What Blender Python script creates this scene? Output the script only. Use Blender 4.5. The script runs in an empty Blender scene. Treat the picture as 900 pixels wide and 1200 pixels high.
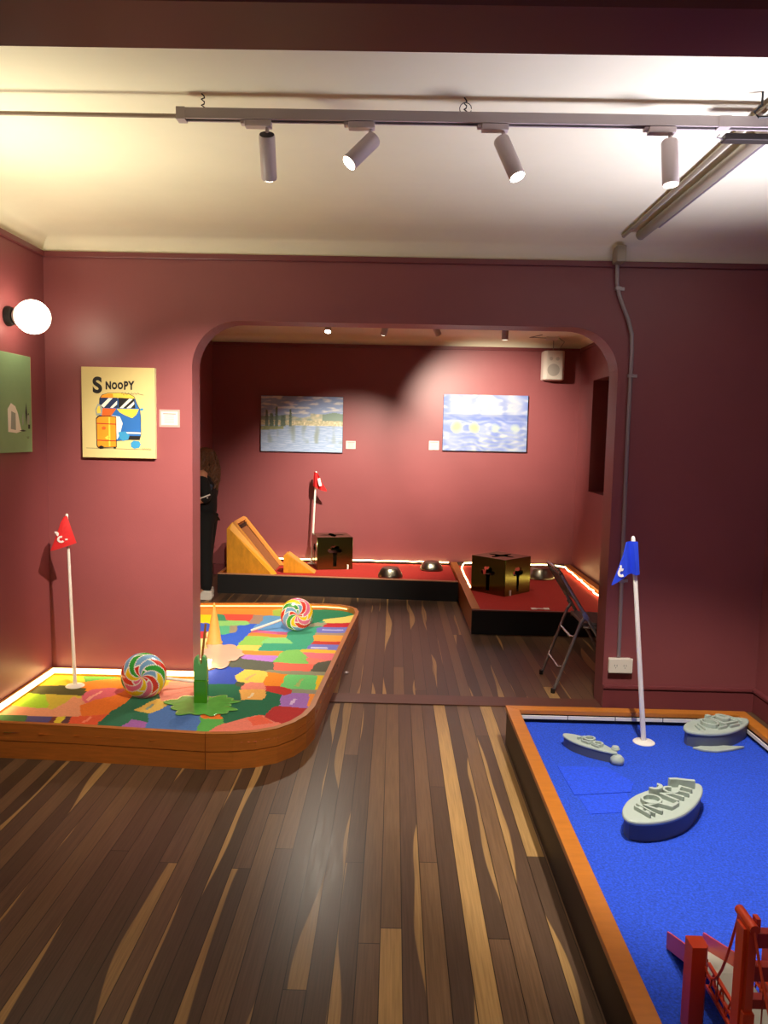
import bpy, bmesh, math, random
import numpy as np
from mathutils import Vector, Matrix, noise
random.seed(7)
scene = bpy.context.scene
COL = scene.collection
pi = math.pi

# ------------------------------------------------------------------ helpers
def lin(c):
    o = []
    for v in c[:3]:
        v = v / 255.0
        o.append(v / 12.92 if v <= 0.04045 else ((v + 0.055) / 1.055) ** 2.4)
    return (o[0], o[1], o[2], 1.0)

def mat(name, rgb, rough=0.5, metal=0.0, var=0.0, vscale=6.0, stretch=(1, 1, 1), bump=0.0, bscale=80.0, emit=0.0, spec=0.5, coat=0.0, attr=None, alpha=1.0, trans=0.0):
    m = bpy.data.materials.new(name); m.use_nodes = True
    nt = m.node_tree; N = nt.nodes; L = nt.links
    b = N['Principled BSDF']
    b.inputs['Base Color'].default_value = lin(rgb)
    b.inputs['Roughness'].default_value = rough
    b.inputs['Metallic'].default_value = metal
    b.inputs['Specular IOR Level'].default_value = spec
    b.inputs['Coat Weight'].default_value = coat
    b.inputs['Coat Roughness'].default_value = 0.15
    b.inputs['Transmission Weight'].default_value = trans
    if emit:
        b.inputs['Emission Color'].default_value = lin(rgb)
        b.inputs['Emission Strength'].default_value = emit
    tc = N.new('ShaderNodeTexCoord'); mp = N.new('ShaderNodeMapping')
    L.new(tc.outputs['Object'], mp.inputs['Vector'])
    mp.inputs['Scale'].default_value = stretch
    base = None
    if attr:
        a = N.new('ShaderNodeAttribute'); a.attribute_name = attr
        base = a.outputs['Color']; L.new(base, b.inputs['Base Color'])
    if var:
        n = N.new('ShaderNodeTexNoise'); n.inputs['Scale'].default_value = vscale
        n.inputs['Detail'].default_value = 5; n.inputs['Roughness'].default_value = 0.6
        L.new(mp.outputs['Vector'], n.inputs['Vector'])
        mr = N.new('ShaderNodeMapRange'); mr.inputs['From Min'].default_value = 0.25; mr.inputs['From Max'].default_value = 0.75
        mr.inputs['To Min'].default_value = 1 - var; mr.inputs['To Max'].default_value = 1 + var
        L.new(n.outputs['Fac'], mr.inputs['Value'])
        mx = N.new('ShaderNodeMix'); mx.data_type = 'RGBA'; mx.blend_type = 'MULTIPLY'
        mx.inputs['Factor'].default_value = 1.0
        if base: L.new(base, mx.inputs['A'])
        else: mx.inputs['A'].default_value = lin(rgb)
        cc = N.new('ShaderNodeCombineColor')
        for k in ('Red', 'Green', 'Blue'): L.new(mr.outputs['Result'], cc.inputs[k])
        L.new(cc.outputs['Color'], mx.inputs['B'])
        L.new(mx.outputs['Result'], b.inputs['Base Color'])
    if bump:
        n2 = N.new('ShaderNodeTexNoise'); n2.inputs['Scale'].default_value = bscale; n2.inputs['Detail'].default_value = 3
        L.new(mp.outputs['Vector'], n2.inputs['Vector'])
        bp = N.new('ShaderNodeBump'); bp.inputs['Strength'].default_value = bump; bp.inputs['Distance'].default_value = 0.004
        L.new(n2.outputs['Fac'], bp.inputs['Height']); L.new(bp.outputs['Normal'], b.inputs['Normal'])
    return m

class MB:
    def __init__(s):
        s.bm = bmesh.new()
    def box(s, x0, y0, z0, x1, y1, z1):
        v = [s.bm.verts.new(p) for p in ((x0,y0,z0),(x1,y0,z0),(x1,y1,z0),(x0,y1,z0),(x0,y0,z1),(x1,y0,z1),(x1,y1,z1),(x0,y1,z1))]
        for f in ((3,2,1,0),(4,5,6,7),(0,1,5,4),(1,2,6,5),(2,3,7,6),(3,0,4,7)):
            s.bm.faces.new([v[i] for i in f])
        return s
    def obox(s, c, size, R=None):
        R = R or Matrix.Identity(3); hx, hy, hz = [q / 2 for q in size]; c = Vector(c)
        v = [s.bm.verts.new(c + R @ Vector(p)) for p in ((-hx,-hy,-hz),(hx,-hy,-hz),(hx,hy,-hz),(-hx,hy,-hz),(-hx,-hy,hz),(hx,-hy,hz),(hx,hy,hz),(-hx,hy,hz))]
        for f in ((3,2,1,0),(4,5,6,7),(0,1,5,4),(1,2,6,5),(2,3,7,6),(3,0,4,7)):
            s.bm.faces.new([v[i] for i in f])
        return s
    def prism(s, pts, a, b, fn=None):
        """extrude a 2D outline; fn(u, v, w) places a point, w runs from a to b"""
        fn = fn or (lambda u, v, w: (u, v, w))
        lo = [s.bm.verts.new(fn(u, v, a)) for u, v in pts]; hi = [s.bm.verts.new(fn(u, v, b)) for u, v in pts]
        n = len(pts)
        s.bm.faces.new(list(reversed(lo))); s.bm.faces.new(hi)
        for i in range(n):
            j = (i + 1) % n
            s.bm.faces.new((lo[i], lo[j], hi[j], hi[i]))
        return s
    def flat(s, pts, fn):
        s.bm.faces.new([s.bm.verts.new(fn(u, v)) for u, v in pts]); return s
    def tube(s, pts, r, seg=10, closed=False):
        P = [Vector(p) for p in pts]; n = len(P); rings = []
        ref = None
        for i in range(n):
            if closed: t = P[(i+1) % n] - P[i-1]
            else: t = P[min(i+1, n-1)] - P[max(i-1, 0)]
            t.normalize()
            if ref is None:
                ref = Vector((0,0,1)) if abs(t.z) < .9 else Vector((1,0,0))
            x = ref - t * ref.dot(t)
            if x.length < 1e-5: x = t.orthogonal()
            x.normalize(); y = t.cross(x); ref = x
            rr = r[i] if isinstance(r, (list, tuple)) else r
            rings.append([s.bm.verts.new(P[i] + x * (math.cos(2*pi*k/seg) * rr) + y * (math.sin(2*pi*k/seg) * rr)) for k in range(seg)])
        for i in range(n if closed else n - 1):
            A = rings[i]; B = rings[(i+1) % n]
            for k in range(seg):
                s.bm.faces.new((A[k], A[(k+1) % seg], B[(k+1) % seg], B[k]))
        if not closed:
            s.bm.faces.new(list(reversed(rings[0]))); s.bm.faces.new(rings[-1])
        return s
    def lathe(s, prof, seg=32, c=(0,0,0), axis=(0,0,1)):
        q = Vector((0,0,1)).rotation_difference(Vector(axis).normalized()); c = Vector(c); rings = []
        for r, z in prof:
            if r < 1e-6: rings.append([s.bm.verts.new(c + q @ Vector((0,0,z)))])
            else: rings.append([s.bm.verts.new(c + q @ Vector((r*math.cos(2*pi*k/seg), r*math.sin(2*pi*k/seg), z))) for k in range(seg)])
        for A, B in zip(rings, rings[1:]):
            for k in range(seg):
                a = A[k % len(A)]; b = A[(k+1) % len(A)]; c2 = B[(k+1) % len(B)]; d = B[k % len(B)]
                f = []
                for v in (a, b, c2, d):
                    if v not in f: f.append(v)
                if len(f) > 2:
                    try: s.bm.faces.new(f)
                    except ValueError: pass
        if len(rings[0]) > 1: s.bm.faces.new(list(reversed(rings[0])))
        if len(rings[-1]) > 1: s.bm.faces.new(rings[-1])
        return s
    def ribbon(s, pts, w, z0, z1, fn=None, closed=False, side=0):
        """a wall of thickness w that follows a 2D path; side 0 centred, 1 left, -1 right"""
        fn = fn or (lambda u, v, z: (u, v, z))
        P = [Vector(p) for p in pts]; n = len(P); A = []; B = []
        lo = {0: -w/2, 1: 0, -1: -w}[side]; hi = lo + w
        for i in range(n):
            p = P[i]; d0 = (p - P[i-1]) if (i > 0 or closed) else (P[1] - p)
            d1 = (P[(i+1) % n] - p) if (i < n-1 or closed) else d0
            d0 = d0.normalized(); d1 = d1.normalized(); n0 = Vector((-d0.y, d0.x)); n1 = Vector((-d1.y, d1.x))
            m = (n0 + n1); m.normalize(); k = min(1 / max(m.dot(n0), .3), 2.2)
            A.append(p + m * (lo * k)); B.append(p + m * (hi * k))
        V = [[s.bm.verts.new(fn(q.x, q.y, z)) for q in L_] for L_ in (A, B) for z in (z0, z1)]
        a0, a1, b0, b1 = V
        for i in range(n if closed else n - 1):
            j = (i + 1) % n
            s.bm.faces.new((a0[i], a1[i], a1[j], a0[j])); s.bm.faces.new((b0[i], b0[j], b1[j], b1[i]))
            s.bm.faces.new((a1[i], b1[i], b1[j], a1[j])); s.bm.faces.new((a0[i], a0[j], b0[j], b0[i]))
        if not closed:
            s.bm.faces.new((a0[0], b0[0], b1[0], a1[0])); s.bm.faces.new((a0[-1], a1[-1], b1[-1], b0[-1]))
        return s
    def build(s, name, m, parent=None, smooth=False, bevel=0, loc=None, label=None, recalc=True, solid=0):
        if recalc: bmesh.ops.recalc_face_normals(s.bm, faces=s.bm.faces)
        o_ = org(parent) if parent else Vector(loc or (0,0,0))
        for v in s.bm.verts: v.co -= o_
        me = bpy.data.meshes.new(name); s.bm.to_mesh(me); s.bm.free()
        ob = bpy.data.objects.new(name, me); COL.objects.link(ob)
        if m: me.materials.append(m)
        if parent: ob.parent = parent
        else: ob.location = o_
        if smooth:
            for p in me.polygons: p.use_smooth = True
            md = ob.modifiers.new('edge', 'EDGE_SPLIT'); md.split_angle = math.radians(38)
        if solid:
            md = ob.modifiers.new('solid', 'SOLIDIFY'); md.thickness = solid
        if bevel:
            md = ob.modifiers.new('bevel', 'BEVEL'); md.width = bevel; md.segments = 2; md.limit_method = 'ANGLE'
        if label: ob['label'] = label
        return ob

def org(o):
    while o.parent: o = o.parent
    return Vector(o.location)
def tag(o, label, cat, group=None):
    o['label'] = label; o['category'] = cat
    if group: o['group'] = group
    return o
def thing(name, label, cat, loc, group=None):
    o = bpy.data.objects.new(name, None); COL.objects.link(o); o.location = loc
    o.empty_display_size = .05
    return tag(o, label, cat, group)
def struct(o):
    o['kind'] = 'structure'; return o
def text_mesh(name, body, size, m, fn, parent, extrude=.0008, offset=0.0, shear=0.0):
    """lettering as a mesh; fn(u, v, w) maps text-plane coordinates to the place"""
    cu = bpy.data.curves.new(name, 'FONT'); cu.body = body; cu.size = size; cu.extrude = extrude; cu.offset = offset; cu.shear = shear
    tmp = bpy.data.objects.new('t', cu); COL.objects.link(tmp)
    dg = bpy.context.evaluated_depsgraph_get(); me = bpy.data.meshes.new_from_object(tmp.evaluated_get(dg))
    COL.objects.unlink(tmp); bpy.data.objects.remove(tmp)
    o_ = org(parent)
    for v in me.vertices: v.co = Vector(fn(v.co.x, v.co.y, v.co.z)) - o_
    me.materials.clear(); me.materials.append(m)
    ob = bpy.data.objects.new(name, me); COL.objects.link(ob); ob.parent = parent
    return ob
def grid_paint(name, nu, nv, fn, colfn, m, parent):
    """a flat picture: nu x nv cells coloured by colfn(u, v) in 0..255"""
    o_ = org(parent)
    vs = [tuple(Vector(fn(i/nu, j/nv)) - o_) for j in range(nv+1) for i in range(nu+1)]
    fs = [(j*(nu+1)+i, j*(nu+1)+i+1, (j+1)*(nu+1)+i+1, (j+1)*(nu+1)+i) for j in range(nv) for i in range(nu)]
    me = bpy.data.meshes.new(name); me.from_pydata(vs, [], fs)
    ca = me.color_attributes.new('Col', 'FLOAT_COLOR', 'POINT')
    for j in range(nv+1):
        for i in range(nu+1):
            ca.data[j*(nu+1)+i].color = lin(colfn(i/nu, j/nv))
    me.materials.append(m); ob = bpy.data.objects.new(name, me); COL.objects.link(ob); ob.parent = parent
    return ob
def mixc(a, b, t):
    t = max(0, min(1, t)); return tuple(a[i]*(1-t) + b[i]*t for i in range(3))
def rotz(a): return Matrix.Rotation(a, 3, 'Z')

# ------------------------------------------------------------------ materials
WALL = mat('burgundy_paint', (136, 73, 76), rough=.42, var=.06, vscale=2.5, bump=.12, bscale=220)
WALLD = mat('burgundy_trim', (120, 58, 62), rough=.35)
PLASTER = mat('cream_plaster', (238, 232, 204), rough=.75, var=.05, vscale=1.6, bump=.1, bscale=30)
OAK = mat('honey_wood', (205, 128, 44), rough=.32, var=.14, vscale=5, stretch=(6, 6, 30), coat=.25)
OAKF = mat('honey_rim_wood', (180, 110, 38), rough=.35, var=.12, vscale=8, stretch=(1, 6, 1), coat=.2)
BRWOOD = mat('brown_side_wood', (222, 134, 54), rough=.3, var=.15, vscale=6, stretch=(1.2, 1.2, 14), coat=.3)
PLY = mat('yellow_plywood', (214, 146, 32), rough=.45, var=.22, vscale=9, stretch=(2.5, 1, 1))
PLYD = mat('plywood_edge', (222, 150, 70), rough=.5, var=.1)
BLACK = mat('black_board', (12, 12, 13), rough=.6)
DARKSIDE = mat('dark_side_wood', (36, 22, 16), rough=.5, var=.2)
BLUEC = mat('blue_turf', (30, 74, 205), rough=.95, var=.5, vscale=130, bump=.9, bscale=240)
BLUEC2 = mat('blue_turf_patch', (30, 76, 226), rough=.95, var=.3, vscale=90, bump=.9, bscale=240)
REDC = mat('red_carpet', (168, 34, 26), rough=.95, var=.2, vscale=60, bump=.6, bscale=200)
PATCHC = mat('patchwork_carpet', (255, 255, 255), rough=.92, var=.1, vscale=90, bump=.5, bscale=220, attr='Col')
PAINTC = mat('painted_canvas', (255, 255, 255), rough=.55, bump=.4, bscale=120, attr='Col')
CANDY = mat('candy_swirl', (255, 255, 255), rough=.18, attr='Col', coat=.6)
WHITEP = mat('white_paint', (232, 228, 220), rough=.4)
WHITEPL = mat('white_plastic', (226, 220, 208), rough=.35)
LAMPW = mat('track_lamp_white', (205, 190, 188), rough=.4)
TRACKM = mat('track_grey', (190, 178, 176), rough=.4)
BLK = mat('black_plastic', (14, 13, 13), rough=.5)
STEEL = mat('galvanised_steel', (158, 148, 152), rough=.35, metal=.45)
STEELD = mat('dull_conduit', (165, 155, 135), rough=.4, metal=.4)
CHROME = mat('chair_steel', (160, 155, 155), rough=.25, metal=.7)
SEATM = mat('grey_chair_vinyl', (96, 90, 92), rough=.45)
BRASS = mat('smoked_brass_mirror', (122, 128, 72), rough=.2, metal=1.0)
BRASSD = mat('dark_brass_inside', (40, 34, 20), rough=.3, metal=.8)
BOWLM = mat('brushed_steel_bowl', (150, 148, 132), rough=.28, metal=1.0)
LEDW = mat('led_strip', (255, 222, 150), emit=9)
LEDOFF = mat('unlit_led_tape', (225, 222, 212), rough=.4)
GLOBE = mat('globe_glass', (255, 236, 205), emit=16)
LENS = mat('lit_lens', (255, 244, 225), emit=40)
LENSOFF = mat('dim_lens', (255, 235, 210), emit=3)
REDF = mat('red_flag_cloth', (205, 22, 26), rough=.7)
BLUEF = mat('blue_flag_cloth', (26, 62, 205), rough=.7)
WHITEF = mat('white_flag_print', (238, 232, 228), rough=.7)
GREENP = mat('green_popsicle', (78, 165, 34), rough=.15, coat=.7)
GREENT = mat('pale_green_popsicle', (105, 185, 112), rough=.35)
GREENQ = mat('green_puddle', (105, 190, 85), rough=.15, coat=.7, var=.12, vscale=18)
STICKM = mat('popsicle_stick_wood', (150, 96, 30), rough=.5)
CONEM = mat('cone_tan', (232, 168, 84), rough=.6, var=.08, vscale=30)
CREAMP = mat('melted_strawberry', (238, 190, 165), rough=.3, var=.06)
BOAT = mat('grey_boat_clay', (166, 180, 172), rough=.5)
BOATSHADE = mat('boat_clay_shaded', (84, 92, 112), rough=.5)  # same grey clay, darkened on the hull for shade under overhead light
BRIDGE = mat('red_orange_paint', (212, 66, 22), rough=.35)
BRIDGED = mat('dark_red_paint', (160, 36, 16), rough=.4)
DECK = mat('bridge_deck_grey', (172, 172, 158), rough=.7)
CARD = mat('label_card', (205, 196, 190), rough=.5)
CARDP = mat('clear_pink_plate', (205, 150, 145), rough=.2)
INK = mat('grey_ink', (95, 85, 85), rough=.7)
CANVAS_T = mat('tan_canvas', (212, 194, 132), rough=.75, bump=.2, bscale=300)
CANVAS_G = mat('green_canvas', (132, 166, 120), rough=.75, var=.1, vscale=4)
EDGE = mat('pale_canvas_edge', (206, 196, 150), rough=.7)
PK = {k: mat('paint_' + k, c, rough=.6) for k, c in dict(black=(18, 16, 18), orange=(240, 148, 28), deep_orange=(226, 96, 30), yellow=(240, 200, 70), blue=(34, 100, 175), navy=(20, 40, 80), white=(235, 232, 220), sky=(50, 140, 190), red=(170, 40, 24), brown=(90, 84, 60), grey=(150, 160, 150)).items()}
HAIR = mat('curly_brown_hair', (92, 58, 34), rough=.6, var=.4, vscale=60, bump=1.0, bscale=90)
CLOTH = mat('black_clothing', (9, 9, 11), rough=.9)
BLUET = mat('blue_grey_shirt', (46, 62, 84), rough=.8, var=.5, vscale=25)
SKIN = mat('skin', (190, 134, 104), rough=.5)
SHOE = mat('white_shoe', (215, 210, 200), rough=.5)

# plank floor: planks run away from the camera, dark heartwood with wandering pale sapwood
def floor_material():
    m = bpy.data.materials.new('plank_floor'); m.use_nodes = True
    nt = m.node_tree; N = nt.nodes; L = nt.links; b = N['Principled BSDF']
    def math_(op, a, b_=None, c=None):
        n = N.new('ShaderNodeMath'); n.operation = op
        for i, v in enumerate((a, b_, c)):
            if v is None: continue
            if isinstance(v, (int, float)): n.inputs[i].default_value = v
            else: L.new(v, n.inputs[i])
        return n.outputs[0]
    tc = N.new('ShaderNodeTexCoord'); sp = N.new('ShaderNodeSeparateXYZ'); L.new(tc.outputs['Object'], sp.inputs[0])
    X = sp.outputs['X']; Y = sp.outputs['Y']
    back = math_('GREATER_THAN', Y, 4.6)
    xs = math_('DIVIDE', math_('ADD', X, math_('ADD', 3.0, math_('MULTIPLY', back, .031))), .0695)
    idx = math_('FLOOR', xs); fr = math_('FRACT', xs)
    idx = math_('ADD', idx, math_('MULTIPLY', back, 131))
    # end joints
    wn0 = N.new('ShaderNodeTexWhiteNoise'); wn0.noise_dimensions = '1D'; L.new(idx, wn0.inputs['W'])
    ys = math_('DIVIDE', math_('ADD', Y, math_('MULTIPLY', wn0.outputs['Value'], 19.0)), 6.5)
    yi = math_('FLOOR', ys); yf = math_('FRACT', ys)
    key = math_('ADD', idx, math_('MULTIPLY', yi, 57.31))
    wn = N.new('ShaderNodeTexWhiteNoise'); wn.noise_dimensions = '1D'; L.new(key, wn.inputs['W'])
    sc = N.new('ShaderNodeSeparateColor'); L.new(wn.outputs['Color'], sc.inputs[0])
    r1, r2, r3 = sc.outputs['Red'], sc.outputs['Green'], sc.outputs['Blue']
    # sapwood edge
    cv = N.new('ShaderNodeCombineXYZ'); L.new(math_('MULTIPLY', key, 3.37), cv.inputs['X']); L.new(math_('MULTIPLY', Y, .8), cv.inputs['Y'])
    nz = N.new('ShaderNodeTexNoise'); nz.inputs['Scale'].default_value = 1.0; nz.inputs['Detail'].default_value = 1.2
    L.new(cv.outputs[0], nz.inputs['Vector'])
    side = math_('GREATER_THAN', r2, .5)
    f2 = math_('ADD', math_('MULTIPLY', side, fr), math_('MULTIPLY', math_('SUBTRACT', 1.0, side), math_('SUBTRACT', 1.0, fr)))
    edge = math_('MULTIPLY', math_('SUBTRACT', nz.outputs['Fac'], math_('ADD', .46, math_('MULTIPLY', r1, .30))), 3.6)
    sap = N.new('ShaderNodeMapRange'); sap.interpolation_type = 'SMOOTHSTEP'
    L.new(math_('SUBTRACT', edge, f2), sap.inputs['Value']); sap.inputs['From Min'].default_value = -.03; sap.inputs['From Max'].default_value = .05
    full = math_('GREATER_THAN', r3, .965)
    sapm = math_('MULTIPLY', math_('MAXIMUM', sap.outputs['Result'], full), math_('ADD', .55, math_('MULTIPLY', r2, .4)))
    # grain
    g = N.new('ShaderNodeTexNoise'); g.inputs['Scale'].default_value = 1.0; g.inputs['Detail'].default_value = 6
    cg = N.new('ShaderNodeCombineXYZ'); L.new(math_('MULTIPLY', X, 170), cg.inputs['X']); L.new(math_('MULTIPLY', Y, 5), cg.inputs['Y']); L.new(key, cg.inputs['Z'])
    L.new(cg.outputs[0], g.inputs['Vector'])
    gr = N.new('ShaderNodeMapRange'); L.new(g.outputs['Fac'], gr.inputs['Value']); gr.inputs['From Min'].default_value = .3; gr.inputs['From Max'].default_value = .7
    gr.inputs['To Min'].default_value = .80; gr.inputs['To Max'].default_value = 1.18
    ramp = N.new('ShaderNodeValToRGB'); L.new(r1, ramp.inputs[0])
    e = ramp.color_ramp.elements; e[0].position = 0; e[0].color = lin((72, 57, 44)); e[1].position = 1; e[1].color = lin((114, 88, 62))
    k = ramp.color_ramp.elements.new(.5); k.color = lin((94, 72, 57))
    mx = N.new('ShaderNodeMix'); mx.data_type = 'RGBA'; L.new(sapm, mx.inputs['Factor']); L.new(ramp.outputs[0], mx.inputs['A']); mx.inputs['B'].default_value = lin((176, 140, 88))
    m2 = N.new('ShaderNodeMix'); m2.data_type = 'RGBA'; m2.blend_type = 'MULTIPLY'; m2.inputs['Factor'].default_value = 1
    cc = N.new('ShaderNodeCombineColor')
    for q in ('Red', 'Green', 'Blue'): L.new(gr.outputs['Result'], cc.inputs[q])
    L.new(mx.outputs['Result'], m2.inputs['A']); L.new(cc.outputs[0], m2.inputs['B'])
    seam = math_('MAXIMUM', math_('MAXIMUM', math_('LESS_THAN', fr, .022), math_('GREATER_THAN', fr, .978)), math_('LESS_THAN', yf, .0006))
    m3 = N.new('ShaderNodeMix'); m3.data_type = 'RGBA'; L.new(math_('MULTIPLY', seam, .85), m3.inputs['Factor']); L.new(m2.outputs['Result'], m3.inputs['A']); m3.inputs['B'].default_value = lin((22, 14, 10))
    L.new(m3.outputs['Result'], b.inputs['Base Color'])
    b.inputs['Specular IOR Level'].default_value = .26; rr = math_('ADD', .24, math_('MULTIPLY', g.outputs['Fac'], .18)); L.new(rr, b.inputs['Roughness'])
    bp = N.new('ShaderNodeBump'); bp.inputs['Strength'].default_value = .35; bp.inputs['Distance'].default_value = .002
    L.new(math_('ADD', math_('SUBTRACT', 1.0, seam), math_('MULTIPLY', g.outputs['Fac'], .12)), bp.inputs['Height']); L.new(bp.outputs['Normal'], b.inputs['Normal'])
    return m
FLOOR = floor_material()

# ------------------------------------------------------------------ room shell
XL, XR, XRB = -2.05, 2.20, 2.04
YA, YB, YF, Y0 = 4.52, 4.70, 8.65, -0.9
struct(MB().box(XL-.1, Y0, -.05, XR+.15, YF+.15, 0).build('floor', FLOOR))
struct(MB().box(XL-.1, Y0, 2.74, XR+.15, YA+.1, 2.84).build('ceiling', PLASTER))
struct(MB().box(XL-.1, YA+.1, 2.70, XR+.15, YF+.15, 2.84).build('ceiling.001', PLASTER))
struct(MB().box(XL-.12, Y0, 0, XL, YF+.1, 2.74).build('wall_left', WALL))
struct(MB().box(XR, Y0, 0, XR+.12, YB, 2.74).build('wall_right', WALL))
struct(MB().box(XL-.1, YF, 0, XR+.1, YF+.12, 2.72).build('wall_far', WALL))
# right wall of the far room with the window recess
wy0, wy1, wz0, wz1 = 7.2, 8.06, 1.075, 2.225
w = MB()
w.box(XRB, YB, 0, XRB+.26, wy0, 2.72); w.box(XRB, wy1, 0, XRB+.26, YF, 2.72)
w.box(XRB, wy0, 0, XRB+.26, wy1, wz0); w.box(XRB, wy0, wz1, XRB+.26, wy1, 2.72)
struct(w.build('wall_right_far', WALL))
wn = MB().box(XRB+.24, wy0, wz0, XRB+.26, wy1, wz1).build('window_1', mat('dark_window_pane', (40, 26, 24), rough=.15)); struct(wn)
MB().box(XRB+.20, wy1-.035, wz0, XRB+.24, wy1, wz1).box(XRB+.20, wy0, wz0, XRB+.24, wy0+.035, wz1).box(XRB+.20, wy0, wz0, XRB+.24, wy1, wz0+.035).box(XRB+.20, wy0, wz1-.035, XRB+.24, wy1, wz1).build('window_frame', WHITEP, wn)
# wall with the wide rounded opening
ax0, ax1, az, ar = -1.19, 1.283, 2.25, .27
pts = [(XL, 0), (ax0, 0), (ax0, az-ar)]
for k in range(1, 13):
    a = pi - k*pi/24; pts.append((ax0+ar+ar*math.cos(a), az-ar+ar*math.sin(a)))
for k in range(0, 13):
    a = pi/2 - k*pi/24; pts.append((ax1-ar+ar*math.cos(a), az-ar+ar*math.sin(a)))
pts += [(ax1, 0), (XR, 0), (XR, 2.74), (XL, 2.74)]
struct(MB().prism(pts, YA, YB, lambda u, v, w: (u, w, v)).build('wall_middle', WALL))
struct(MB().box(ax0, YA-.03, 0.0, ax1, YA+.13, .006).build('trim_1', mat('threshold_wood', (92, 56, 44), rough=.4, var=.15, stretch=(1, 20, 1), vscale=5)))
# beam close above the camera
struct(MB().box(XL, 1.53, 2.41, XR, 1.71, 2.74).build('trim_2', WALLD))
# coves
def cove(name, rect, zb, d, h):
    m = MB(); rows = []
    for k in range(9):
        t = k/8*pi/2; dd = d*(1-math.cos(t)); zz = zb + h*math.sin(t)
        rows.append([m.bm.verts.new((x+sx*dd, y+sy*dd, zz)) for x, y, sx, sy in rect])
    n = len(rect)
    for A, B in zip(rows, rows[1:]):
        for i in range(n-1): m.bm.faces.new((A[i], A[i+1], B[i+1], B[i]))
    o = m.build(name, PLASTER, recalc=False); struct(o)
    for p in o.data.polygons: p.use_smooth = True
    md = o.modifiers.new('e', 'EDGE_SPLIT'); md.split_angle = .6
cove('trim_3', [(XL, 1.71, 1, 0), (XL, YA, 1, -1), (XR, YA, -1, -1), (XR, 1.71, -1, 0)], 2.62, .22, .12)
cove('trim_4', [(XL, YB, 1, 1), (XL, YF, 1, -1), (XRB, YF, -1, -1), (XRB, YB, -1, 1), (XL, YB, 1, 1)], 2.61, .17, .09)
def rail(name, path, z0, z1, t, side):
    struct(MB().ribbon(path, t, z0, z1, side=side).build(name, WALLD, bevel=.004))
rail('trim_5', [(XL, 1.72), (XL, YA), (XR, YA), (XR, 1.72)], 2.59, 2.622, .016, -1)
rail('trim_6', [(XL, YB), (XL, YF), (XRB, YF), (XRB, YB)], 2.575, 2.612, .018, -1)
# baseboard right of the opening and along the right wall
bb = MB().ribbon([(ax1, YA), (XR, YA), (XR, 1.0)], .022, 0, .118, side=-1)
bb.ribbon([(ax1, YA), (XR, YA), (XR, 1.0)], .032, .126, .146, side=-1).ribbon([(ax1, YA), (XR, YA), (XR, 1.0)], .016, .118, .126, side=-1)
struct(bb.build('baseboard_right', WALLD, bevel=.004))
struct(MB().ribbon([(XL, YB), (XL, YF)], .02, 0, .12, side=-1).ribbon([(XL, YF), (XRB, YF), (XRB, YB)], .02, 0, .12, side=-1).build('baseboard_far', WALLD))
# ------------------------------------------------------------------ patchwork platform (left, through the opening)
LP = (-1.2, 4.1, 0)
plat = thing('golf_platform', 'low curved-corner wooden platform with colourful patchwork carpet running through the opening', 'platform', LP)
curve = [(-.8685, 3.52), (-.74, 3.532), (-.634, 3.56), (-.54, 3.615), (-.468, 3.70), (-.42, 3.80), (-.39, 3.93), (-.372, 4.25)]
rightside = [(-.372, 4.25), (-.339, 4.81), (-.298, 5.53), (-.263, 6.05), (-.262, 6.16), (-.285, 6.27), (-.34, 6.35), (-.42, 6.405), (-.55, 6.43), (-.87, 6.43)]
front = [(-2.046, 3.60), (-1.5, 3.575), (-.8725, 3.52)]
backs = [(-.87, 6.43), (-1.56, 6.36), (-2.046, 6.32)]
outer = front[:-1] + curve[:-1] + rightside[:-1] + backs
notch = [(-2.046, 6.32), (-2.046, 4.71), (-1.165, 4.71), (-1.165, 4.505), (-2.046, 4.505), (-2.046, 3.60)]
T = .028
for path in (front, curve, rightside, backs):
    MB().ribbon(path, T, .089, .172, side=1).build('rim_board', BRWOOD, plat)
    MB().ribbon(path, T+.006, 0, .084, side=1).build('base_board', BRWOOD, plat)
    MB().ribbon(path, T+.002, .172, .176, side=1).build('rim_cap', OAKF, plat)
MB().ribbon(notch, T, .0, .172, side=1).build('inner_rim', OAK, plat)
inset_led = [(-2.018, 3.66), (-2.018, 4.476), (-1.137, 4.476), (-1.137, 4.738), (-1.6, 4.738)]
MB().ribbon(inset_led, .006, .146, .160, side=0).ribbon(inset_led, .0145, .160, .1735, side=0).build('led_strip', LEDW, plat)
MB().ribbon([(-2.0, 6.285), (-1.56, 6.325), (-.87, 6.395), (-.56, 6.395), (-.43, 6.37), (-.37, 6.33)], .005, .150, .158, side=0).build('led_strip', mat('led_strip_dim', (255, 214, 140), emit=2.5), plat)
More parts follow.
